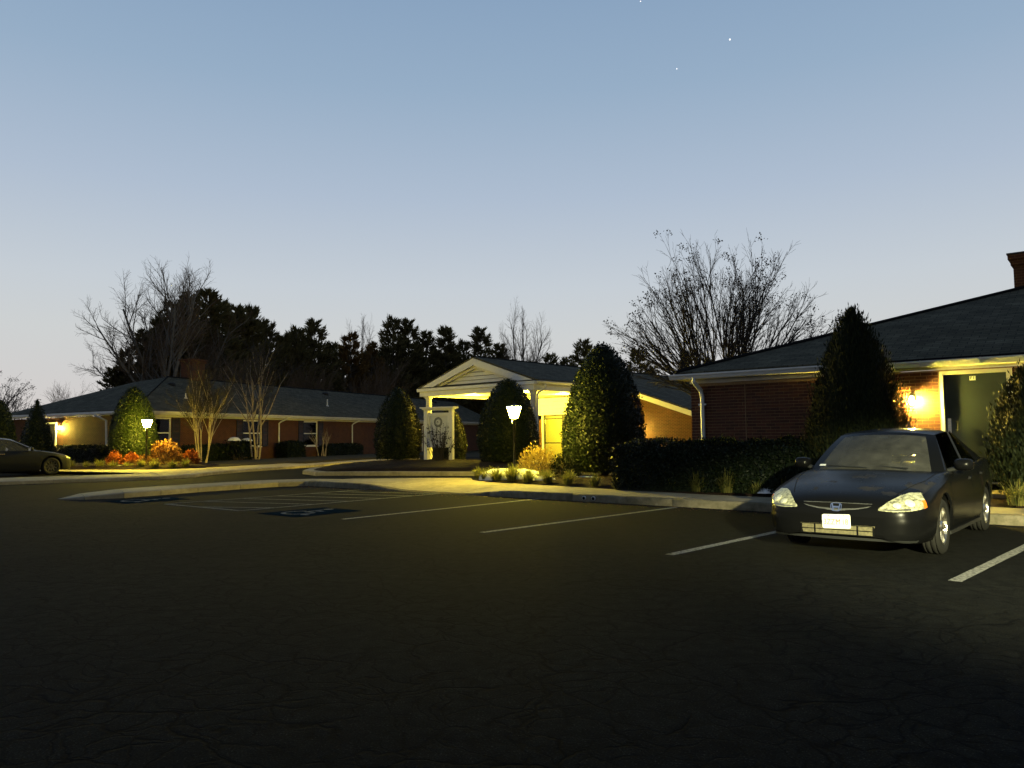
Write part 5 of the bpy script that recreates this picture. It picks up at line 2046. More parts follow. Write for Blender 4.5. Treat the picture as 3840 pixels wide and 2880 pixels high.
# a second, staggered row deeper in the wood
for q in np.linspace(-33.5, 1.0, 26):
    yb_ = float(np.interp(q, (-34, -30, -28, -24, -20, -15, -5, 1), (66, 70, 80, 90, 97, 104, 112, 108))) + random.uniform(-2, 2)
    hb = float(np.interp(q, (-34, -31, -28.5, -25, -20, -14, -8, 1), (8.0, 10.5, 15.0, 14.0, 13.0, 15.0, 14.5, 12.0))) * random.uniform(0.86, 1.02)
    TREES.append((float(q) + random.uniform(-0.5, 0.5), yb_, hb, random.choice('cccccr')))
cnt = {'c': 0, 'r': 0, 'p': 0}
ORD2 = ORD + ['%s %s' % (a, b) for a in ('twenty', 'thirty', 'forty', 'fifty') for b in ('first', 'second', 'third', 'fourth', 'fifth', 'sixth', 'seventh', 'eighth', 'ninth')]
for i, (x, y, h, k) in enumerate(sorted(TREES, key=lambda t_: t_[0] / t_[1])):
    v_ = CV[k][cnt[k] % len(CV[k])]
    nm = {'c': 'cedar_tree', 'r': 'rusty_pine_tree', 'p': 'pine_tree'}[k]
    lab = {'c': '%s dark cedar from the left along the skyline behind the roofs', 'r': '%s rusty brown pine from the left on the skyline between dark cedars', 'p': '%s olive brown pine from the left on the skyline beyond the portico roof'}[k] % ORD2[cnt[k]]
    t = thing(nm, lab, 'tree', (x, y, -0.1), i * 1.7, {'c': 'cedars along the skyline', 'r': 'rusty pines', 'p': 'pines beyond the portico'}[k])
    s_ = h / 12.0
    t.scale = (s_ * random.uniform(0.9, 1.15), s_ * random.uniform(0.9, 1.15), s_)
    link_mesh('trunk', v_[0], None, t)
    link_mesh('crown', v_[1], None, t)
    cnt[k] += 1
# a farther belt of wood that closes the gaps low down
g = np.random.default_rng(131)
n = 20000
X = g.uniform(-34, 45, n)
Yb = np.interp(X, (-75, -35, -20, 0, 25, 45), (78, 80, 112, 122, 112, 100)) + g.normal(0, 2.5, n)
top = 4.4 + 1.6 * np.sin(X * 0.23) + 1.0 * np.sin(X * 0.61 + 1)
top = np.where((X > -36) & (X < 1), top + 5.5, top) + 0.9 * np.sin(X * 1.9 + 2) + 0.7 * np.sin(X * 4.1)
Z = top * g.uniform(0, 1, n) ** 0.75
q_ = leaf_quads(np.c_[X, Yb, Z], g.normal(0, 1, (n, 3)) + (0, 0, 0.9), g.normal(0, 1, (n, 3)), g.uniform(0.5, 1.2, n), g.uniform(0.15, 0.4, n))
me = quads_mesh('far_wood', q_)
me.materials.append(MATS['cedar_needle'])
o = link_mesh('far_wood', me, None)
o['kind'] = 'stuff'
o['label'] = 'dark low wood closing the skyline behind the evergreens'
o['category'] = 'wood'

# ------------------------------------------------------------------ lamp posts
def lamp_post(label, loc, h, rz, strength_mat):
    t = thing('lamp_post', label, 'lamp post', loc, rz, 'lantern lamp posts')
    mb = MB()
    mb.lathe([(0.075, -0.1), (0.075, 0.05), (0.05, 0.12), (0.038, 0.2), (0.036, h - 0.46), (0.05, h - 0.45), (0.05, h - 0.42), (0.03, h - 0.40)], 0, 0, 12)
    mb.build('post', 'black_metal', t, True)
    zb, zt = h - 0.395, h - 0.065
    wb, wt = 0.088, 0.165
    mb = MB()
    mb.lathe([(0.03, h - 0.425), (wb * 0.62, zb - 0.012), (wb * 0.55, zb - 0.008)], 0, 0, 12)
    mb.build('collar', 'black_metal', t)
    a, b = wb - 0.006, wt - 0.006
    mb = MB()
    mb.add([(-a, -a, zb), (a, -a, zb), (a, a, zb), (-a, a, zb), (-b, -b, zt), (b, -b, zt), (b, b, zt), (-b, b, zt)],
           [(0, 1, 5, 4), (1, 2, 6, 5), (2, 3, 7, 6), (3, 0, 4, 7), (0, 3, 2, 1)])
    mb.build('lantern_glass', strength_mat, t)
    fr = MB()
    for sx, sy in ((-1, -1), (1, -1), (1, 1), (-1, 1)):
        fr.tube([(sx * wb, sy * wb, zb), (sx * wt, sy * wt, zt)], 0.007, 5)
    for i in range(4):
        c4 = ((-1, -1), (1, -1), (1, 1), (-1, 1))
        p, q = c4[i], c4[(i + 1) % 4]
        fr.tube([(p[0] * wt, p[1] * wt, zt), (q[0] * wt, q[1] * wt, zt)], 0.007, 5)
        fr.tube([(p[0] * wb, p[1] * wb, zb), (q[0] * wb, q[1] * wb, zb)], 0.007, 5)
    fr.build('lantern_frame', 'black_metal', t)
    mb = MB()
    mb.add([(-wt - 0.01, -wt - 0.01, zt + 0.004), (wt + 0.01, -wt - 0.01, zt + 0.004), (wt + 0.01, wt + 0.01, zt + 0.004), (-wt - 0.01, wt + 0.01, zt + 0.004), (0, 0, h + 0.02)],
           [(0, 3, 2, 1), (0, 1, 4), (1, 2, 4), (2, 3, 4), (3, 0, 4)])
    mb.build('roof', 'black_metal', t)
    mb = MB()
    mb.lathe([(0.008, h + 0.01), (0.022, h + 0.04), (0.006, h + 0.07)], 0, 0, 8)
    mb.build('finial', 'black_metal', t, True)
    mb = MB()
    mb.lathe([(0.012, h - 0.56), (0.026, h - 0.54), (0.026, h - 0.47), (0.012, h - 0.45)], -0.058, 0, 10)
    mb.build('photocell', 'white_paint', t, True)
    return t


lamp_post('lit black lamp post rising from the snow heap before the portico', (0.05, 22.0, 0.22), 2.10, R(-20), 'lamp_glow')
lamp_post('lit black lamp post in the shrub bed at the left building corner', (-16.75, 35.3, 0.24), 2.16, R(-10), 'lamp_glow2')

# ------------------------------------------------------------------ sign
sg = thing('sign', 'white framed sign with a sunburst emblem standing on the grass island', 'sign', (-3.15, 33.0, 0.40), R(-27))
for x in (-0.63, 0.63):
    mb = MB()
    mb.box(x - 0.085, x + 0.085, -0.085, 0.085, -0.15, 2.16)
    mb.build('post', 'white_paint', sg)
mb = MB()
mb.box(-0.72, 0.72, -0.10, 0.10, 2.161, 2.20)
mb.box(-0.78, 0.78, -0.15, 0.15, 2.201, 2.25)
mb.box(-0.85, 0.85, -0.21, 0.21, 2.251, 2.31)
mb.build('cap', 'white_paint', sg)
mb = MB()
mb.box(-0.544, 0.544, -0.05, 0.05, 1.94, 2.06)
mb.box(-0.544, 0.544, -0.05, 0.05, 0.58, 0.68)
mb.box(-0.544, -0.46, -0.05, 0.05, 0.681, 1.939)
mb.box(0.46, 0.544, -0.05, 0.05, 0.681, 1.939)
mb.build('frame', 'white_paint', sg)
mb = MB()
mb.box(-0.459, 0.459, -0.012, 0.012, 0.681, 1.939)
pn = mb.build('panel', 'sign_panel', sg)
em = MB()
for k in range(24):
    a = 2 * math.pi * k / 24
    p0, p1, w0, w1 = 0.115, 0.20, 0.010, 0.019
    ca, sa = math.cos(a), math.sin(a)
    em.add([(ca * p0 - sa * w0, -0.0135, sa * p0 + ca * w0), (ca * p1 - sa * w1, -0.0135, sa * p1 + ca * w1), (ca * p1 + sa * w1, -0.0135, sa * p1 - ca * w1), (ca * p0 + sa * w0, -0.0135, sa * p0 - ca * w0)], [(0, 1, 2, 3)])
for k in range(32):
    a, b = 2 * math.pi * k / 32, 2 * math.pi * (k + 1) / 32
    em.add([(math.cos(a) * 0.195, -0.0136, math.sin(a) * 0.195), (math.cos(b) * 0.195, -0.0136, math.sin(b) * 0.195), (math.cos(b) * 0.212, -0.0136, math.sin(b) * 0.212), (math.cos(a) * 0.212, -0.0136, math.sin(a) * 0.212)], [(0, 1, 2, 3)])
eo = em.build('emblem', 'sign_ink', pn)
eo.location = (-0.03, 0, 1.66)


# ------------------------------------------------------------------ cars
def pchip(xs, ys, x):
    xs, ys = np.array(xs, float), np.array(ys, float)
    h = np.diff(xs)
    dl = np.diff(ys) / h
    m = np.zeros(len(xs))
    m[1:-1] = np.where(dl[:-1] * dl[1:] > 0, 2 * dl[:-1] * dl[1:] / (dl[:-1] + dl[1:] + 1e-12), 0)
    m[0], m[-1] = dl[0], dl[-1]
    i = np.clip(np.searchsorted(xs, x) - 1, 0, len(h) - 1)
    t_ = (x - xs[i]) / h[i]
    return ((2 * t_ ** 3 - 3 * t_ ** 2 + 1) * ys[i] + (t_ ** 3 - 2 * t_ ** 2 + t_) * h[i] * m[i] + (-2 * t_ ** 3 + 3 * t_ ** 2) * ys[i + 1] + (t_ ** 3 - t_ ** 2) * h[i] * m[i + 1])


def wheel(parent, x, y, r_, w, side, rim_mat, spokes):
    """wheel with its outer face toward side*y."""
    t = bpy.data.objects.new('wheel', None)
    COL.objects.link(t)
    t.parent = parent
    t.location = (x, y, r_)
    t.rotation_euler = (R(-90) * side, 0, 0)      # local z points outward
    mb = MB()
    ri = r_ * 0.66
    hw = w / 2
    prof = [(ri, -hw), (r_ - 0.03, -hw), (r_, -hw + 0.03), (r_, -hw * 0.62), (r_ - 0.008, -hw * 0.60), (r_ - 0.008, -hw * 0.50), (r_, -hw * 0.48), (r_, -hw * 0.08), (r_ - 0.008, -hw * 0.06), (r_ - 0.008, hw * 0.06), (r_, hw * 0.08), (r_, hw * 0.48), (r_ - 0.008, hw * 0.50), (r_ - 0.008, hw * 0.60), (r_, hw * 0.62), (r_, hw - 0.03), (r_ - 0.03, hw), (ri + 0.012, hw - 0.004), (ri, hw - 0.02)]
    mb.lathe(prof, 0, 0, 40, False)
    mb.build('tyre', 'rubber', t, True)
    mb = MB()
    mb.lathe([(ri, -hw + 0.01), (ri - 0.004, hw - 0.024), (ri + 0.002, hw - 0.012), (ri - 0.018, hw - 0.012), (ri - 0.03, hw - 0.05), (ri - 0.035, -hw + 0.02)], 0, 0, 32, False)
    # spokes
    for k in range(spokes):
        a = 2 * math.pi * k / spokes + 0.3
        ca, sa = math.cos(a), math.sin(a)

        def q(rr, tt, z):
            return (ca * rr - sa * tt, sa * rr + ca * tt, z)
        z0, z1, z2 = hw - 0.03, hw - 0.018, hw - 0.06
        mb.add([q(0.03, -0.030, z0), q(0.03, 0.030, z0), q(ri - 0.02, 0.022, z1), q(ri - 0.02, -0.022, z1), q(0.03, -0.036, z2), q(0.03, 0.036, z2), q(ri - 0.02, 0.028, z2), q(ri - 0.02, -0.028, z2)],
               [(0, 1, 2, 3), (1, 5, 6, 2), (0, 3, 7, 4), (4, 7, 6, 5)])
    mb.lathe([(0.062, hw - 0.06), (0.062, hw - 0.028), (0.05, hw - 0.016), (0.01, hw - 0.012)], 0, 0, 16)
    ro = mb.build('rim', rim_mat, t)
    mb = MB()
    mb.lathe([(ri - 0.04, -0.01), (ri - 0.04, 0.0), (0.02, 0.002)], 0, 0, 24)
    mb.build('brake_disc', 'dark_alloy', t)
    return t


def loft_body(keys, NX=110):
    """keys: rows x, zb, ws, wm, zm, wsh, zsh, wt, zt, zc. Returns station arrays."""
    K = np.array(sorted(keys))
    xs = np.r_[np.linspace(K[0, 0], K[0, 0] + 0.3, 14)[:-1], np.linspace(K[0, 0] + 0.3, K[-1, 0] - 0.4, NX), np.linspace(K[-1, 0] - 0.4, K[-1, 0], 24)[1:]]
    cols = [pchip(K[:, 0], K[:, j], xs) for j in range(1, K.shape[1])]
    return xs, cols


def sedan(name, label, cat, loc, rz, spec):
    t = thing(name, label, cat, loc, rz, spec.get('group'))
    paint = spec['paint']
    xs, (zb, ws, wm, zm, wsh, zsh, wt, zt, zc) = loft_body(spec['keys'])
    R_, ra = spec['r'], spec['arch']
    ax = spec['axles']
    zlow = zb.copy()
    for a in ax:
        dx = xs - a
        inside = np.abs(dx) < ra
        zlow = np.where(inside, np.maximum(zlow, R_ + np.sqrt(np.clip(ra * ra - dx * dx, 0, None))), zlow)
    rows = []
    for i in range(len(xs)):
        lo = min(zlow[i], zsh[i] - 0.03)
        zmi = max(zm[i], lo + (zsh[i] - lo) * 0.45)
        z1 = lo + (zmi - lo) * 0.35
        w_lo = ws[i] + (wm[i] - ws[i]) * min(1, max(0, (lo - zb[i]) / max(0.05, zm[i] - zb[i])))
        half = [(w_lo - 0.02, lo), (w_lo, lo + 0.012), (w_lo + (wm[i] - w_lo) * 0.6, z1), (wm[i], zmi), (wm[i] * 0.35 + wsh[i] * 0.65, zmi + (zsh[i] - zmi) * 0.62), (wsh[i], zsh[i]), (wt[i] + (wsh[i] - wt[i]) * 0.35, zt[i] - (zt[i] - zsh[i]) * 0.25), (wt[i], zt[i]), (wt[i] * 0.6, zt[i] + (zc[i] - zt[i]) * 0.66), (wt[i] * 0.28, zt[i] + (zc[i] - zt[i]) * 0.94), (0, zc[i])]
        row = [(xs[i], y, z) for y, z in half] + [(xs[i], -y, z) for y, z in half[-2::-1]]
        rows.append(row)
    m = len(rows[0])
    mb = MB()
    mb.add([p for r2 in rows for p in r2], [(i * m + j, (i + 1) * m + j, (i + 1) * m + j + 1, i * m + j + 1) for i in range(len(rows) - 1) for j in range(m - 1)] + [tuple(range(m)), tuple((len(rows) - 1) * m + j for j in range(m))[::-1]])
    body = tri_fix(mb.build('body', paint, t, True))
    bvh = BVHTree.FromPolygons([v.co.copy() for v in body.data.vertices], [tuple(p.vertices) for p in body.data.polygons])

    def patch(nm, top, bot, d, mat, parent, nu=18, nv=6, off=0.006, thick=0.0):
        """lay a curved sheet on the body: top/bot polylines of (y, z), shot along d from the front/side."""
        d = Vector(d).normalized()

        def curve(pl, t_):
            pl = np.array(pl, float)
            s_ = np.r_[0, np.cumsum(np.linalg.norm(np.diff(pl, axis=0), axis=1))]
            return np.array([np.interp(t_ * s_[-1], s_, pl[:, j]) for j in range(pl.shape[1])])
        V_ = []
        for iu in range(nu + 1):
            a, b = curve(top, iu / nu), curve(bot, iu / nu)
            for iv in range(nv + 1):
                q = a + (b - a) * iv / nv
                P = Vector(q) - d * 3.0
                h_, n_, _, _ = bvh.ray_cast(P, d)
                if h_ is None:
                    h_ = Vector(q)
                    n_ = -d
                if n_.dot(d) > 0:
                    n_ = -n_
                V_.append(tuple(h_ + n_ * off - d * thick))
        k = nv + 1
        b_ = MB()
        b_.add(V_, [(iu * k + iv, (iu + 1) * k + iv, (iu + 1) * k + iv + 1, iu * k + iv + 1) for iu in range(nu) for iv in range(nv)])
        o = b_.build(nm, mat, parent, True)
        me_ = o.data
        # face outward
        s_ = sum(p.normal.dot(d) for p in me_.polygons)
        if s_ > 0:
            me_.flip_normals()
        return o
    # wheel wells and floor
    mb = MB()
    for a in ax:
        for sd_ in (-1, 1):
            pr = [(a + (ra - 0.005) * math.cos(u_), R_ + (ra - 0.005) * math.sin(u_)) for u_ in np.linspace(0, math.pi, 13)]
            y0, y1 = sd_ * 0.50, sd_ * (wm.max() - 0.035)
            n0 = len(mb.v)
            mb.add([(x, y0, z) for x, z in pr] + [(x, y1, z) for x, z in pr], [(i, i + 1, i + 14, i + 13) for i in range(12)] + [tuple(range(13))])
    mb.build('wheel_well', 'cavity', t)
    mb = MB()
    for x0, x1, hwid in ((ax[1] + ra, ax[0] - ra, wm.max() - 0.08), (xs[0] + 0.15, ax[1] - ra, 0.7), (ax[0] + ra, xs[-1] - 0.22, 0.66), (ax[1] - ra, ax[1] + ra, 0.5), (ax[0] - ra, ax[0] + ra, 0.5)):
        mb.box(x0, x1, -hwid, hwid, 0.21, 0.27)
    mb.build('underbody', 'cavity', t)
    # greenhouse: control rows of the roof line, each a half arch from belt to centre
    G = spec['cabin']
    sect = []
    for (xb, yb, zb_, xr, yr, zr_, xc, zc_) in G:
        sect.append((np.array((xb, yb, zb_)), np.array((xr, yr, zr_)), np.array((xc, 0, zc_))))

    def panel(nm, A, B, C_, D, mat, parent, bulge=0.0, n1=8, n2=8, nrm=None):
        """bilinear sheet A-B (top edge) to D-C (bottom edge) bowed outward."""
        A, B, C_, D = (np.array(q, float) for q in (A, B, C_, D))
        nv_ = np.cross(B - A, D - A)
        nv_ = nv_ / np.linalg.norm(nv_)
        if nrm is not None and nv_ @ np.array(nrm) < 0:
            nv_ = -nv_
        V_ = []
        for i in range(n1 + 1):
            for j in range(n2 + 1):
                u_, w_ = i / n1, j / n2
                p = (A * (1 - u_) + B * u_) * (1 - w_) + (D * (1 - u_) + C_ * u_) * w_
                p = p + nv_ * bulge * (4 * u_ * (1 - u_)) * (0.6 + 0.4 * 4 * w_ * (1 - w_))
                V_.append(tuple(p))
        k = n2 + 1
        b_ = MB()
        b_.add(V_, [(i * k + j, (i + 1) * k + j, (i + 1) * k + j + 1, i * k + j + 1) for i in range(n1) for j in range(n2)])
        o = b_.build(nm, mat, parent, True)
        if sum(p.normal.dot(Vector(nv_)) for p in o.data.polygons) < 0:
            o.data.flip_normals()
        return o
    c = spec['cab']
    W = lambda k, s_: (c[k][0], c[k][1] * s_, c[k][2])
    # roof sheet
    b_ = MB()
    V_ = []
    prof = spec['roof']           # (x, z centre, half width, z edge)
    xr_ = np.linspace(prof[0][0], prof[-1][0], 22)
    pz = pchip([-q[0] for q in prof], [q[1] for q in prof], -xr_)
    pw = pchip([-q[0] for q in prof], [q[2] for q in prof], -xr_)
    pe_ = pchip([-q[0] for q in prof], [q[3] for q in prof], -xr_)
    nj = 12
    for i in range(22):
        for j in range(nj + 1):
            y = -1 + 2 * j / nj
            bow = spec.get('bow', 0.10) * (1 - y * y) * (max(0, 1 - i / 5.0) - max(0, (i - 16) / 5.0))
            V_.append((xr_[i] + bow, y * pw[i], pe_[i] + (pz[i] - pe_[i]) * (1 - abs(y) ** 2.4)))
    b_.add(V_, [(i * (nj + 1) + j, (i + 1) * (nj + 1) + j, (i + 1) * (nj + 1) + j + 1, i * (nj + 1) + j + 1) for i in range(21) for j in range(nj)])
    roof = tri_fix(b_.build('roof', paint, t, True))
    rf, rr2 = V_[:nj + 1], V_[21 * (nj + 1):]

    def screen(nm, top, base_c, base_s, mat, frame_w, nrm_up):
        """windscreen or rear window between a roof edge row and a curved base line."""
        n2 = 10
        Vs = []
        for j in range(nj + 1):
            y = -1 + 2 * j / nj
            bx = base_c[0] + (base_s[0] - base_c[0]) * abs(y) ** 2
            bz = base_c[1] + (base_s[2] - base_c[1]) * abs(y) ** 2
            by = y * base_s[1]
            for k in range(n2 + 1):
                w_ = k / n2
                p = np.array(top[j]) * (1 - w_) + np.array((bx, by, bz)) * w_
                p[2] += 0.03 * 4 * w_ * (1 - w_)
                Vs.append(tuple(p))
        kk = n2 + 1
        b2 = MB()
        fr2 = MB()
        fs_g, fs_f = [], []
        for j in range(nj):
            for k in range(n2):
                f_ = (j * kk + k, (j + 1) * kk + k, (j + 1) * kk + k + 1, j * kk + k + 1)
                (fs_f if j in (0, nj - 1) or k == 0 or k == n2 - 1 and False else fs_g).append(f_)
        b2.add(Vs, fs_g)
        g_ = tri_fix(b2.build(nm, mat, t, True))
        fr2.add(Vs, fs_f)
        tri_fix(fr2.build('pillar', paint, t, True))
        return g_, Vs
    ws_, wv = screen('windscreen', rf, spec['cowl_c'], spec['cowl_s'], spec['glass'], 0.05, 1)
    rw_, rv = screen('rear_window', rr2, spec['deck_c'], spec['deck_s'], spec['glass_dark'], 0.05, 1)
    # side glass with pillars: columns between belt line and roof edge
    n2 = 11
    ys_ = spec['side']       # (belt x, belt z, roof x param along roof edge 0..1, kind)
    for sd_ in (-1, 1):
        edge = [V_[i * (nj + 1) + (nj if sd_ > 0 else 0)] for i in range(22)]
        e_arr = np.array(edge)

        def ep_(u_):
            f_ = u_ * 21
            return np.array([np.interp(f_, np.arange(22), e_arr[:, j]) for j in range(3)])
        for (bx0, bz0, u0, bx1, bz1, u1, kind) in ys_:
            yb0 = spec['belt_y'] * sd_
            A, B = ep_(u0), ep_(u1)
            D = np.array((bx0, yb0, bz0))
            C2 = np.array((bx1, yb0, bz1))
            panel('side_window' if kind == 'g' else 'pillar', A, B, C2, D, spec['glass_dark'] if kind == 'g' else ('dark_plastic' if kind == 'b' else paint), t, 0.012, 4, 6, (0, sd_, 0.3))
    # wheels
    for a in ax:
        for sd_ in (-1, 1):
            wheel(t, a, sd_ * spec['track'], R_, spec['tyre_w'], sd_, spec['rim'], spec['spokes'])
    # doors: shut lines, handles
    for sd_ in (-1, 1):
        for xd in spec['shuts']:
            b_ = MB()
            Vd = []
            for z in np.linspace(0.30, spec['belt_z'] - 0.01, 10):
                h_, n_, _, _ = bvh.ray_cast(Vector((xd + (0.05 if z < 0.5 and False else 0), sd_ * 2, z)), Vector((0, -sd_, 0)))
                if h_:
                    Vd += [(h_.x - 0.004, h_.y + sd_ * 0.0015, z), (h_.x + 0.004, h_.y + sd_ * 0.0015, z)]
            b_.add(Vd, [(2 * i, 2 * i + 1, 2 * i + 3, 2 * i + 2) for i in range(len(Vd) // 2 - 1)])
            b_.build('shut_line', 'cavity', t)
        for xd, zd in spec['handles']:
            h_, n_, _, _ = bvh.ray_cast(Vector((xd, sd_ * 2, zd)), Vector((0, -sd_, 0)))
            b_ = MB()
            y0 = h_.y
            b_.add([(xd - 0.10, y0 + sd_ * 0.003, zd - 0.018), (xd + 0.10, y0 + sd_ * 0.003, zd - 0.018), (xd + 0.10, y0 + sd_ * 0.003, zd + 0.018), (xd - 0.10, y0 + sd_ * 0.003, zd + 0.018),
                    (xd - 0.085, y0 + sd_ * spec['handle_out'], zd - 0.010), (xd + 0.085, y0 + sd_ * spec['handle_out'], zd - 0.010), (xd + 0.085, y0 + sd_ * spec['handle_out'], zd + 0.014), (xd - 0.085, y0 + sd_ * spec['handle_out'], zd + 0.014)],
                   [(4, 5, 6, 7), (0, 1, 5, 4), (1, 2, 6, 5), (2, 3, 7, 6), (3, 0, 4, 7)])
            tri_fix(b_.build('door_handle', spec['handle_mat'], t))
        # mirror
        mx, mz = spec['mirror']
        yb = spec['belt_y'] * sd_
        b_ = MB()
        ringv = []
        for k, (dx, sc) in enumerate(((0.09, 0.35), (0.06, 0.85), (0.0, 1.0), (-0.05, 0.95))):
            for a in np.linspace(0, 2 * math.pi, 13)[:-1]:
                ca, sa = math.cos(a), math.sin(a)
                ca, sa = math.copysign(abs(ca) ** 0.6, ca), math.copysign(abs(sa) ** 0.6, sa)
                ringv.append((mx + dx, yb + sd_ * (0.17 + 0.11 * sc * ca), mz + 0.075 + 0.075 * sc * sa))
        b_.add(ringv, [(r2 * 12 + k, r2 * 12 + (k + 1) % 12, (r2 + 1) * 12 + (k + 1) % 12, (r2 + 1) * 12 + k) for r2 in range(3) for k in range(12)] + [tuple(range(12))])
        mo = tri_fix(b_.build('wing_mirror', paint, t, True))
        b_ = MB()
        b_.add(ringv[36:48], [tuple(range(12))])
        b_.build('mirror_glass', 'chrome', mo)
        b_ = MB()
        b_.tube([(mx, yb - sd_ * 0.03, mz - 0.01), (mx + 0.01, yb + sd_ * 0.10, mz + 0.03)], 0.03, 6)
        b_.build('mirror_foot', 'dark_plastic', mo)
    return t, bvh, patch, body


# ---- the black sedan
ACC = dict(
    paint='black_paint', group=None, r=0.318, arch=0.372, axles=(1.37, -1.37), track=0.775, tyre_w=0.205, rim='alloy', spokes=7, glass='car_glass', glass_dark='dark_car_glass',
    keys=[
        # x, zb, ws, wm, zm, wsh, zsh, wt, zt, zc
        (2.36, 0.255, 0.46, 0.52, 0.40, 0.50, 0.50, 0.44, 0.525, 0.535),
        (2.335, 0.225, 0.58, 0.64, 0.41, 0.62, 0.53, 0.54, 0.570, 0.600),
        (2.28, 0.205, 0.68, 0.74, 0.42, 0.715, 0.56, 0.60, 0.605, 0.655),
        (2.18, 0.195, 0.755, 0.815, 0.43, 0.79, 0.60, 0.655, 0.655, 0.705),
        (2.02, 0.190, 0.80, 0.865, 0.44, 0.845, 0.66, 0.70, 0.715, 0.755),
        (1.80, 0.190, 0.83, 0.895, 0.46, 0.875, 0.72, 0.73, 0.775, 0.810),
        (1.37, 0.190, 0.84, 0.905, 0.48, 0.885, 0.80, 0.75, 0.855, 0.885),
        (1.02, 0.185, 0.84, 0.905, 0.50, 0.88, 0.865, 0.77, 0.905, 0.935),
        (0.70, 0.180, 0.84, 0.905, 0.52, 0.875, 0.895, 0.80, 0.915, 0.92),
        (-0.3, 0.180, 0.84, 0.905, 0.54, 0.87, 0.925, 0.80, 0.935, 0.935),
        (-1.37, 0.195, 0.84, 0.905, 0.56, 0.865, 0.965, 0.78, 0.995, 1.00),
        (-1.80, 0.21, 0.82, 0.89, 0.58, 0.85, 0.985, 0.76, 1.025, 1.05),
        (-2.20, 0.24, 0.76, 0.83, 0.60, 0.79, 0.96, 0.70, 1.015, 1.045),
        (-2.40, 0.28, 0.66, 0.74, 0.60, 0.70, 0.86, 0.62, 0.92, 0.96),
        (-2.46, 0.33, 0.58, 0.66, 0.60, 0.62, 0.74, 0.54, 0.80, 0.84)],
    cabin=[], cab={},
    roof=[(0.20, 1.400, 0.575, 1.355), (-0.10, 1.440, 0.595, 1.385), (-0.45, 1.455, 0.60, 1.395), (-0.85, 1.435, 0.59, 1.375), (-1.20, 1.375, 0.565, 1.325)],
    cowl_c=(1.06, 0.935), cowl_s=(0.80, 0.80, 0.905), deck_c=(-1.82, 1.06), deck_s=(-1.72, 0.70, 1.00), bow=0.10,
    side=[(0.80, 0.905, 0.0, 0.62, 0.908, 0.02, 'p'), (0.62, 0.908, 0.02, -0.32, 0.935, 0.46, 'g'), (-0.32, 0.935, 0.46, -0.42, 0.938, 0.52, 'b'), (-0.42, 0.938, 0.52, -1.25, 0.965, 0.90, 'g'), (-1.25, 0.965, 0.90, -1.72, 1.00, 1.0, 'p')],
    belt_y=0.80, belt_z=0.90, shuts=(0.92, -0.36, -1.18), handles=((-0.22, 0.80), (-1.02, 0.83)), handle_out=0.035, handle_mat='black_paint', mirror=(0.62, 0.92))
car, bvh, patch, body = sedan('parked_car', 'dark black sedan parked nose out in the stall by the door', 'car', (5.14, 10.50, 0.0), math.atan2(-0.764, -0.645), ACC)
FW = (-1, 0, 0)


def yz(x, pts):
    return [(x, y, z) for y, z in pts]


for s_ in (-1, 1):
    dvec = Vector((-1, -0.42 * s_, 0)).normalized()

    def sk_(pts):       # points given on the nose plane (y, z); slide them to suit the slanted shot
        return [(2.30 - max(0, abs(y) - 0.45) * 0.55, s_ * y, z) for y, z in pts]
    hl = patch('headlight', sk_([(0.42, 0.565), (0.52, 0.635), (0.64, 0.695), (0.74, 0.725), (0.835, 0.725)]), sk_([(0.42, 0.545), (0.55, 0.535), (0.68, 0.545), (0.78, 0.56), (0.86, 0.575)]), dvec, 'lamp_lens', car, 20, 8, 0.006)
    patch('indicator', sk_([(0.815, 0.65), (0.846, 0.65)]), sk_([(0.828, 0.568), (0.860, 0.580)]), dvec, 'amber', hl, 5, 6, 0.010)
    patch('lamp_trim', sk_([(0.44, 0.557), (0.56, 0.560), (0.70, 0.572)]), sk_([(0.44, 0.550), (0.56, 0.545), (0.70, 0.556)]), dvec, 'trim', hl, 12, 2, 0.009)
    for yy, zz, rr in ((0.585, 0.595, 0.044), (0.700, 0.620, 0.056)):
        hp = Vector(sk_([(yy, zz)])[0])
        h_, n_, _, _ = bvh.ray_cast(hp - dvec * 3, dvec)
        if h_:
            mb = MB()
            mb.lathe([(rr, 0.0), (rr * 0.92, 0.008), (rr * 0.62, 0.002), (rr * 0.32, 0.006), (0.002, 0.012)], 0, 0, 16)
            o = mb.build('reflector', 'lamp_bowl', hl, True)
            o.location = h_ + n_ * 0.008
            o.rotation_euler = n_.to_track_quat('Z', 'Y').to_euler()
# bumper skin in matt plastic-looking dark paint
bmp = patch('bumper', yz(2.3, [(-0.80, 0.46), (-0.4, 0.47), (0.4, 0.47), (0.80, 0.46)]), yz(2.3, [(-0.80, 0.25), (-0.4, 0.245), (0.4, 0.245), (0.80, 0.25)]), FW, 'black_paint', car, 40, 10, 0.002)
patch('lower_lip', yz(2.3, [(-0.78, 0.236), (0, 0.236), (0.78, 0.236)]), yz(2.3, [(-0.76, 0.213), (0, 0.205), (0.76, 0.213)]), FW, 'dark_plastic', bmp, 30, 3, 0.008)
it = patch('intake', yz(2.3, [(-0.40, 0.375), (0.40, 0.375)]), yz(2.3, [(-0.37, 0.262), (0.37, 0.262)]), FW, 'duct', bmp, 24, 6, 0.007)
for za, zb2 in ((0.366, 0.374), (0.312, 0.321), (0.263, 0.271)):
    patch('intake_bar', yz(2.3, [(-0.385, zb2), (0.385, zb2)]), yz(2.3, [(-0.385, za), (0.385, za)]), FW, 'cavity', it, 24, 1, 0.012)
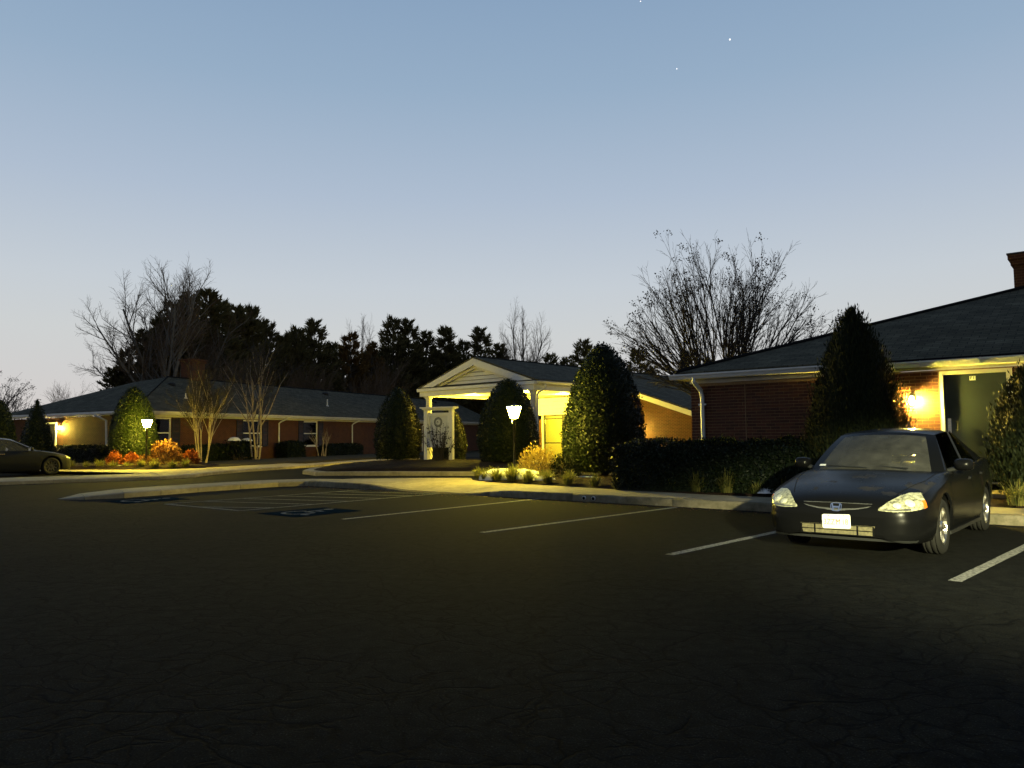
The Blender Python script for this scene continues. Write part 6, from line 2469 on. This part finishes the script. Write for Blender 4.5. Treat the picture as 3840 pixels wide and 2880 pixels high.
for yy in (-0.39, -0.24, 0.22, 0.385):
    patch('intake_bar', yz(2.3, [(yy - 0.009, 0.37), (yy + 0.009, 0.37)]), yz(2.3, [(yy - 0.009, 0.265), (yy + 0.009, 0.265)]), FW, 'cavity', it, 2, 8, 0.0125)
for (y0, y1, z0, z1) in ((-0.37, -0.25, 0.275, 0.308), (0.24, 0.375, 0.275, 0.308), (-0.37, -0.25, 0.325, 0.362), (0.24, 0.375, 0.325, 0.362)):
    patch('intake_duct', yz(2.3, [(y0, z1), (y1, z1)]), yz(2.3, [(y0, z0), (y1, z0)]), FW, 'duct', it, 4, 3, 0.009)
gr = patch('grille', yz(2.3, [(-0.36, 0.600), (-0.2, 0.606), (0.2, 0.606), (0.36, 0.600)]), yz(2.3, [(-0.33, 0.570), (-0.15, 0.548), (0.15, 0.548), (0.33, 0.570)]), FW, 'cavity', car, 30, 6, 0.006)
patch('grille_bar', yz(2.3, [(-0.37, 0.582), (-0.2, 0.556), (0, 0.545), (0.2, 0.556), (0.37, 0.582)]), yz(2.3, [(-0.33, 0.566), (-0.2, 0.541), (0, 0.528), (0.2, 0.541), (0.33, 0.566)]), FW, 'trim', gr, 36, 2, 0.014)
patch('grille_bar', yz(2.3, [(-0.37, 0.606), (0, 0.613), (0.37, 0.606)]), yz(2.3, [(-0.37, 0.600), (0, 0.607), (0.37, 0.600)]), FW, 'trim', gr, 30, 1, 0.012)
# emblem: an upright letter H in a rounded ring
h_, n_, _, _ = bvh.ray_cast(Vector((5, 0, 0.575)), Vector((-1, 0, 0)))
ex = h_.x + 0.020
mb = MB()
outer = [(0.060 * math.copysign(abs(math.cos(a)) ** 0.55, math.cos(a)) * (1.0 + 0.12 * math.sin(a)), 0.048 * math.copysign(abs(math.sin(a)) ** 0.6, math.sin(a))) for a in np.linspace(0, 2 * math.pi, 33)[:-1]]
inner = [(y * 0.86, z * 0.84) for y, z in outer]
mb.add([(0, y, z) for y, z in outer] + [(0, y, z) for y, z in inner] + [(-0.02, y, z) for y, z in outer], [(i, (i + 1) % 32, 32 + (i + 1) % 32, 32 + i) for i in range(32)] + [(i, 64 + i, 64 + (i + 1) % 32, (i + 1) % 32) for i in range(32)])
for s_ in (-1, 1):
    mb.add([(0.001, s_ * 0.020, -0.042), (0.001, s_ * 0.034, -0.042), (0.001, s_ * 0.050, 0.042), (0.001, s_ * 0.036, 0.042)], [(0, 1, 2, 3)])
mb.add([(0.001, -0.026, -0.010), (0.001, 0.026, -0.010), (0.001, 0.030, 0.010), (0.001, -0.030, 0.010)], [(0, 1, 2, 3)])
e = tri_fix(mb.build('emblem', 'chrome', car))
e.location = (ex, 0, 0.568)
e.rotation_euler = (0, R(-14), 0)
# number plate
h_, n_, _, _ = bvh.ray_cast(Vector((5, 0, 0.41)), Vector((-1, 0, 0)))
px_ = h_.x + 0.018
mb = MB()
cs = []
for cx_, cz_, a0 in ((0.132, 0.058, 0), (-0.132, 0.058, 90), (-0.132, -0.058, 180), (0.132, -0.058, 270)):
    for a in (0, 30, 60, 90):
        cs.append((cx_ + 0.02 * math.cos(R(a0 + a)), cz_ + 0.02 * math.sin(R(a0 + a))))
k = len(cs)
mb.add([(0, y, z) for y, z in cs] + [(-0.008, y, z) for y, z in cs], [tuple(range(k)), tuple(range(2 * k - 1, k - 1, -1))] + [(i, k + i, k + (i + 1) % k, (i + 1) % k) for i in range(k)])
pl = tri_fix(mb.build('number_plate', 'plate_white', car))
pl.location = (px_, 0, 0.408)
pl.rotation_euler = (R(2.0), R(-4), 0)
text_mesh('plate_number', '3ZZ', 0.088, 'plate_pale', pl, (0.0025, -0.075, -0.008), (R(90), 0, R(90)), 0.0008, 0.80)
text_mesh('plate_number', 'M', 0.088, 'plate_red', pl, (0.0025, 0.020, -0.008), (R(90), 0, R(90)), 0.0008, 0.80)
text_mesh('plate_number', '18', 0.088, 'plate_pale', pl, (0.0025, 0.094, -0.008), (R(90), 0, R(90)), 0.0008, 0.80)
for yy in (-0.082, 0.082):
    mb = MB()
    mb.lathe([(0.006, 0), (0.005, 0.003)], 0, 0, 8)
    o = mb.build('plate_screw', 'dark_plastic', pl)
    o.location = (0.001, yy, 0.062)
    o.rotation_euler = (0, R(90), 0)
# bonnet shut lines
for s_ in (-1, 1):
    pts = []
    for x in np.linspace(2.10, 1.02, 18):
        yy = s_ * np.interp(x, (1.0, 1.5, 2.1), (0.77, 0.73, 0.56))
        h_, n_, _, _ = bvh.ray_cast(Vector((x, yy, 3)), Vector((0, 0, -1)))
        pts.append((h_.x, h_.y, h_.z + 0.001))
    mb = MB()
    mb.tube(pts, 0.004, 4)
    mb.build('bonnet_shut_line', 'cavity', car)
# lower windscreen edge, wipers, sticker, mirror
mb = MB()
for a, b in (((1.04, 0.45, 0.955), (0.96, -0.10, 0.985)), ((1.06, -0.02, 0.955), (0.95, -0.52, 0.975))):
    mb.tube([a, b], 0.008, 5)
mb.build('wiper', 'dark_plastic', car)
mb = MB()
mb.box(0.31, 0.33, -0.11, 0.11, 1.27, 1.325)
mo = mb.build('rear_view_mirror', 'dark_plastic', car)
mb = MB()
mb.add([(0.355, -0.05, 1.325), (0.355, 0.06, 1.325), (0.325, 0.06, 1.352), (0.325, -0.05, 1.352)], [(0, 1, 2, 3)])
mb.build('toll_tag', 'plate_white', car)
mb = MB()
mb.add([(0.90, -0.66, 0.965), (0.93, -0.57, 0.968), (0.885, -0.57, 0.99), (0.86, -0.655, 0.987)], [(0, 1, 2, 3)])
mb.build('sticker', 'plate_white', car)
# interior
mb = MB()
mb.box(0.45, 0.98, -0.72, 0.72, 0.80, 0.90)
mb.build('dashboard', 'dark_plastic', car)
for yy in (-0.38, 0.38):
    mb = MB()
    mb.add([(-0.40, yy - 0.25, 0.55), (-0.40, yy + 0.25, 0.55), (-0.62, yy + 0.20, 1.14), (-0.62, yy - 0.20, 1.14), (-0.52, yy - 0.25, 0.55), (-0.52, yy + 0.25, 0.55), (-0.74, yy + 0.20, 1.14), (-0.74, yy - 0.20, 1.14)],
           [(0, 1, 2, 3), (4, 7, 6, 5), (0, 3, 7, 4), (1, 5, 6, 2), (2, 6, 7, 3)])
    so = tri_fix(mb.build('seat', 'seat_cloth', car, False))
    mb = MB()
    mb.box(-0.74, -0.64, yy - 0.13, yy + 0.13, 1.15, 1.32)
    mb.build('headrest', 'seat_cloth', so)
mb = MB()
mb.box(-1.62, -1.30, -0.62, 0.62, 0.6, 1.04)
mb.build('rear_seat', 'seat_cloth', car)
mb = MB()
ringp = []
for a in np.linspace(0, 2 * math.pi, 21):
    ringp.append((0.36 - 0.07 * math.sin(a), 0.38 + 0.18 * math.cos(a), 0.96 + 0.16 * math.sin(a)))
mb.tube(ringp, 0.014, 6)
mb.build('steering_wheel', 'dark_plastic', car)
# aerial fin and sills
mb = MB()
mb.add([(-0.92, 0.02, 1.425), (-1.08, 0.02, 1.40), (-1.09, 0.0, 1.53), (-1.05, 0.0, 1.535), (-0.92, -0.02, 1.425), (-1.08, -0.02, 1.40)], [(0, 1, 2, 3), (4, 3, 2, 5), (0, 3, 4), (1, 5, 2)])
tri_fix(mb.build('aerial', 'dark_plastic', car))
for s_ in (-1, 1):
    mb = MB()
    mb.box(-0.98, 0.98, s_ * 0.855 - 0.03, s_ * 0.855 + 0.012, 0.185, 0.225)
    mb.build('sill', 'dark_plastic', car)

# ---- the grey car at the left edge
TES = dict(
    paint='grey_paint', group=None, r=0.334, arch=0.392, axles=(1.44, -1.44), track=0.79, tyre_w=0.235, rim='dark_alloy', spokes=10, glass='dark_car_glass', glass_dark='car_glass',
    keys=[
        (2.29, 0.26, 0.50, 0.56, 0.42, 0.54, 0.52, 0.46, 0.55, 0.56),
        (2.26, 0.22, 0.64, 0.70, 0.43, 0.68, 0.56, 0.58, 0.60, 0.62),
        (2.18, 0.20, 0.75, 0.81, 0.44, 0.79, 0.62, 0.66, 0.67, 0.69),
        (2.00, 0.19, 0.81, 0.875, 0.45, 0.855, 0.70, 0.72, 0.755, 0.765),
        (1.44, 0.18, 0.85, 0.925, 0.48, 0.90, 0.83, 0.76, 0.875, 0.875),
        (0.95, 0.17, 0.85, 0.925, 0.50, 0.895, 0.89, 0.79, 0.935, 0.945),
        (0.0, 0.17, 0.85, 0.92, 0.52, 0.885, 0.93, 0.80, 0.94, 0.94),
        (-1.44, 0.18, 0.85, 0.925, 0.56, 0.88, 0.98, 0.78, 1.01, 1.02),
        (-2.0, 0.22, 0.80, 0.86, 0.58, 0.82, 1.02, 0.72, 1.06, 1.08),
        (-2.35, 0.28, 0.66, 0.74, 0.60, 0.70, 0.90, 0.62, 0.96, 0.98),
        (-2.41, 0.33, 0.58, 0.66, 0.60, 0.62, 0.78, 0.54, 0.82, 0.84)],
    cabin=[], cab={},
    roof=[(0.10, 1.385, 0.56, 1.335), (-0.2, 1.43, 0.585, 1.375), (-0.55, 1.442, 0.59, 1.385), (-0.95, 1.41, 0.575, 1.355), (-1.30, 1.34, 0.55, 1.29)],
    cowl_c=(1.22, 0.935), cowl_s=(0.92, 0.80, 0.905), deck_c=(-2.0, 1.09), deck_s=(-1.85, 0.66, 1.04), bow=0.12,
    side=[(0.92, 0.905, 0.0, 0.70, 0.912, 0.03, 'p'), (0.70, 0.912, 0.03, -0.40, 0.945, 0.46, 'g'), (-0.40, 0.945, 0.46, -0.50, 0.948, 0.51, 'b'), (-0.50, 0.948, 0.51, -1.45, 0.98, 0.92, 'g'), (-1.45, 0.98, 0.92, -1.85, 1.04, 1.0, 'p')],
    belt_y=0.80, belt_z=0.91, shuts=(0.86, -0.45, -1.35), handles=((-0.30, 0.83), (-1.20, 0.86)), handle_out=0.008, handle_mat='chrome', mirror=(0.66, 0.93))
hd = R(55)
fwx = Vector((math.cos(hd), math.sin(hd), 0))
rt = Vector((math.sin(hd), -math.cos(hd), 0))
base = Vector((-19.4, 32.4, 0)) - rt * 0.86 - fwx * 1.55
car2, bvh2, patch2, body2 = sedan('parked_car', 'dark grey sedan nosed toward the bed at the left edge of the picture', 'car', (base.x, base.y, 0.0), hd, TES)
car2.scale = (1.08, 1.08, 1.10)
for s_ in (-1, 1):
    dv = Vector((-1, -0.5 * s_, 0)).normalized()

    def sl_(pts):
        return [(2.1 - max(0, abs(y) - 0.45) * 0.5, s_ * y, z) for y, z in pts]
    patch2('headlight', sl_([(0.52, 0.64), (0.66, 0.70), (0.80, 0.74)]), sl_([(0.52, 0.60), (0.66, 0.60), (0.82, 0.64)]), dv, 'lamp_lens', car2, 12, 5, 0.006)
patch2('intake', [(2.2, -0.5, 0.34), (2.2, 0.5, 0.34)], [(2.2, -0.45, 0.27), (2.2, 0.45, 0.27)], (-1, 0, 0), 'cavity', car2, 20, 3, 0.006)

# ------------------------------------------------------------------ evening stars
for nm, loc, s_ in (('brightest star, high in the sky above the bare crape myrtle', (892.6, 3000, 1593.4), 3.4), ('fainter star just lower left of the brightest one', (675.6, 3000, 1473.6), 2.1), ('faint star at the top edge of the picture', (535.8, 3000, 1757.0), 2.1)):
    mb = MB()
    mb.lathe([(0.01, -s_), (s_ * 0.7, -s_ * 0.7), (s_, 0), (s_ * 0.7, s_ * 0.7), (0.01, s_)], 0, 0, 8)
    o = mb.build('star', 'star_glow', None, True)
    o.location = loc
    tag(o, nm, 'star', 'evening stars')
# litter of small leaves and grit along the kerb
g = np.random.default_rng(141)
n = 900
s_ = g.uniform(0, 17, n)
nn2 = -np.abs(g.normal(0.05, 0.35, n))
P = np.array([(*kp(a, b), 0.008) for a, b in zip(s_, nn2)])
q_ = leaf_quads(P, g.normal(0, 1, (n, 3)) * (1, 1, 0.15), np.tile((0, 0, 1.0), (n, 1)) + g.normal(0, 0.25, (n, 3)), g.uniform(0.015, 0.05, n), g.uniform(0.01, 0.03, n))
me = quads_mesh('leaf_litter', q_)
me.materials.append(MATS['rust_leaf'])
o = link_mesh('leaf_litter', me, None)
o['kind'] = 'stuff'
o['label'] = 'scattered dead leaves lying along the kerb'
o['category'] = 'litter'
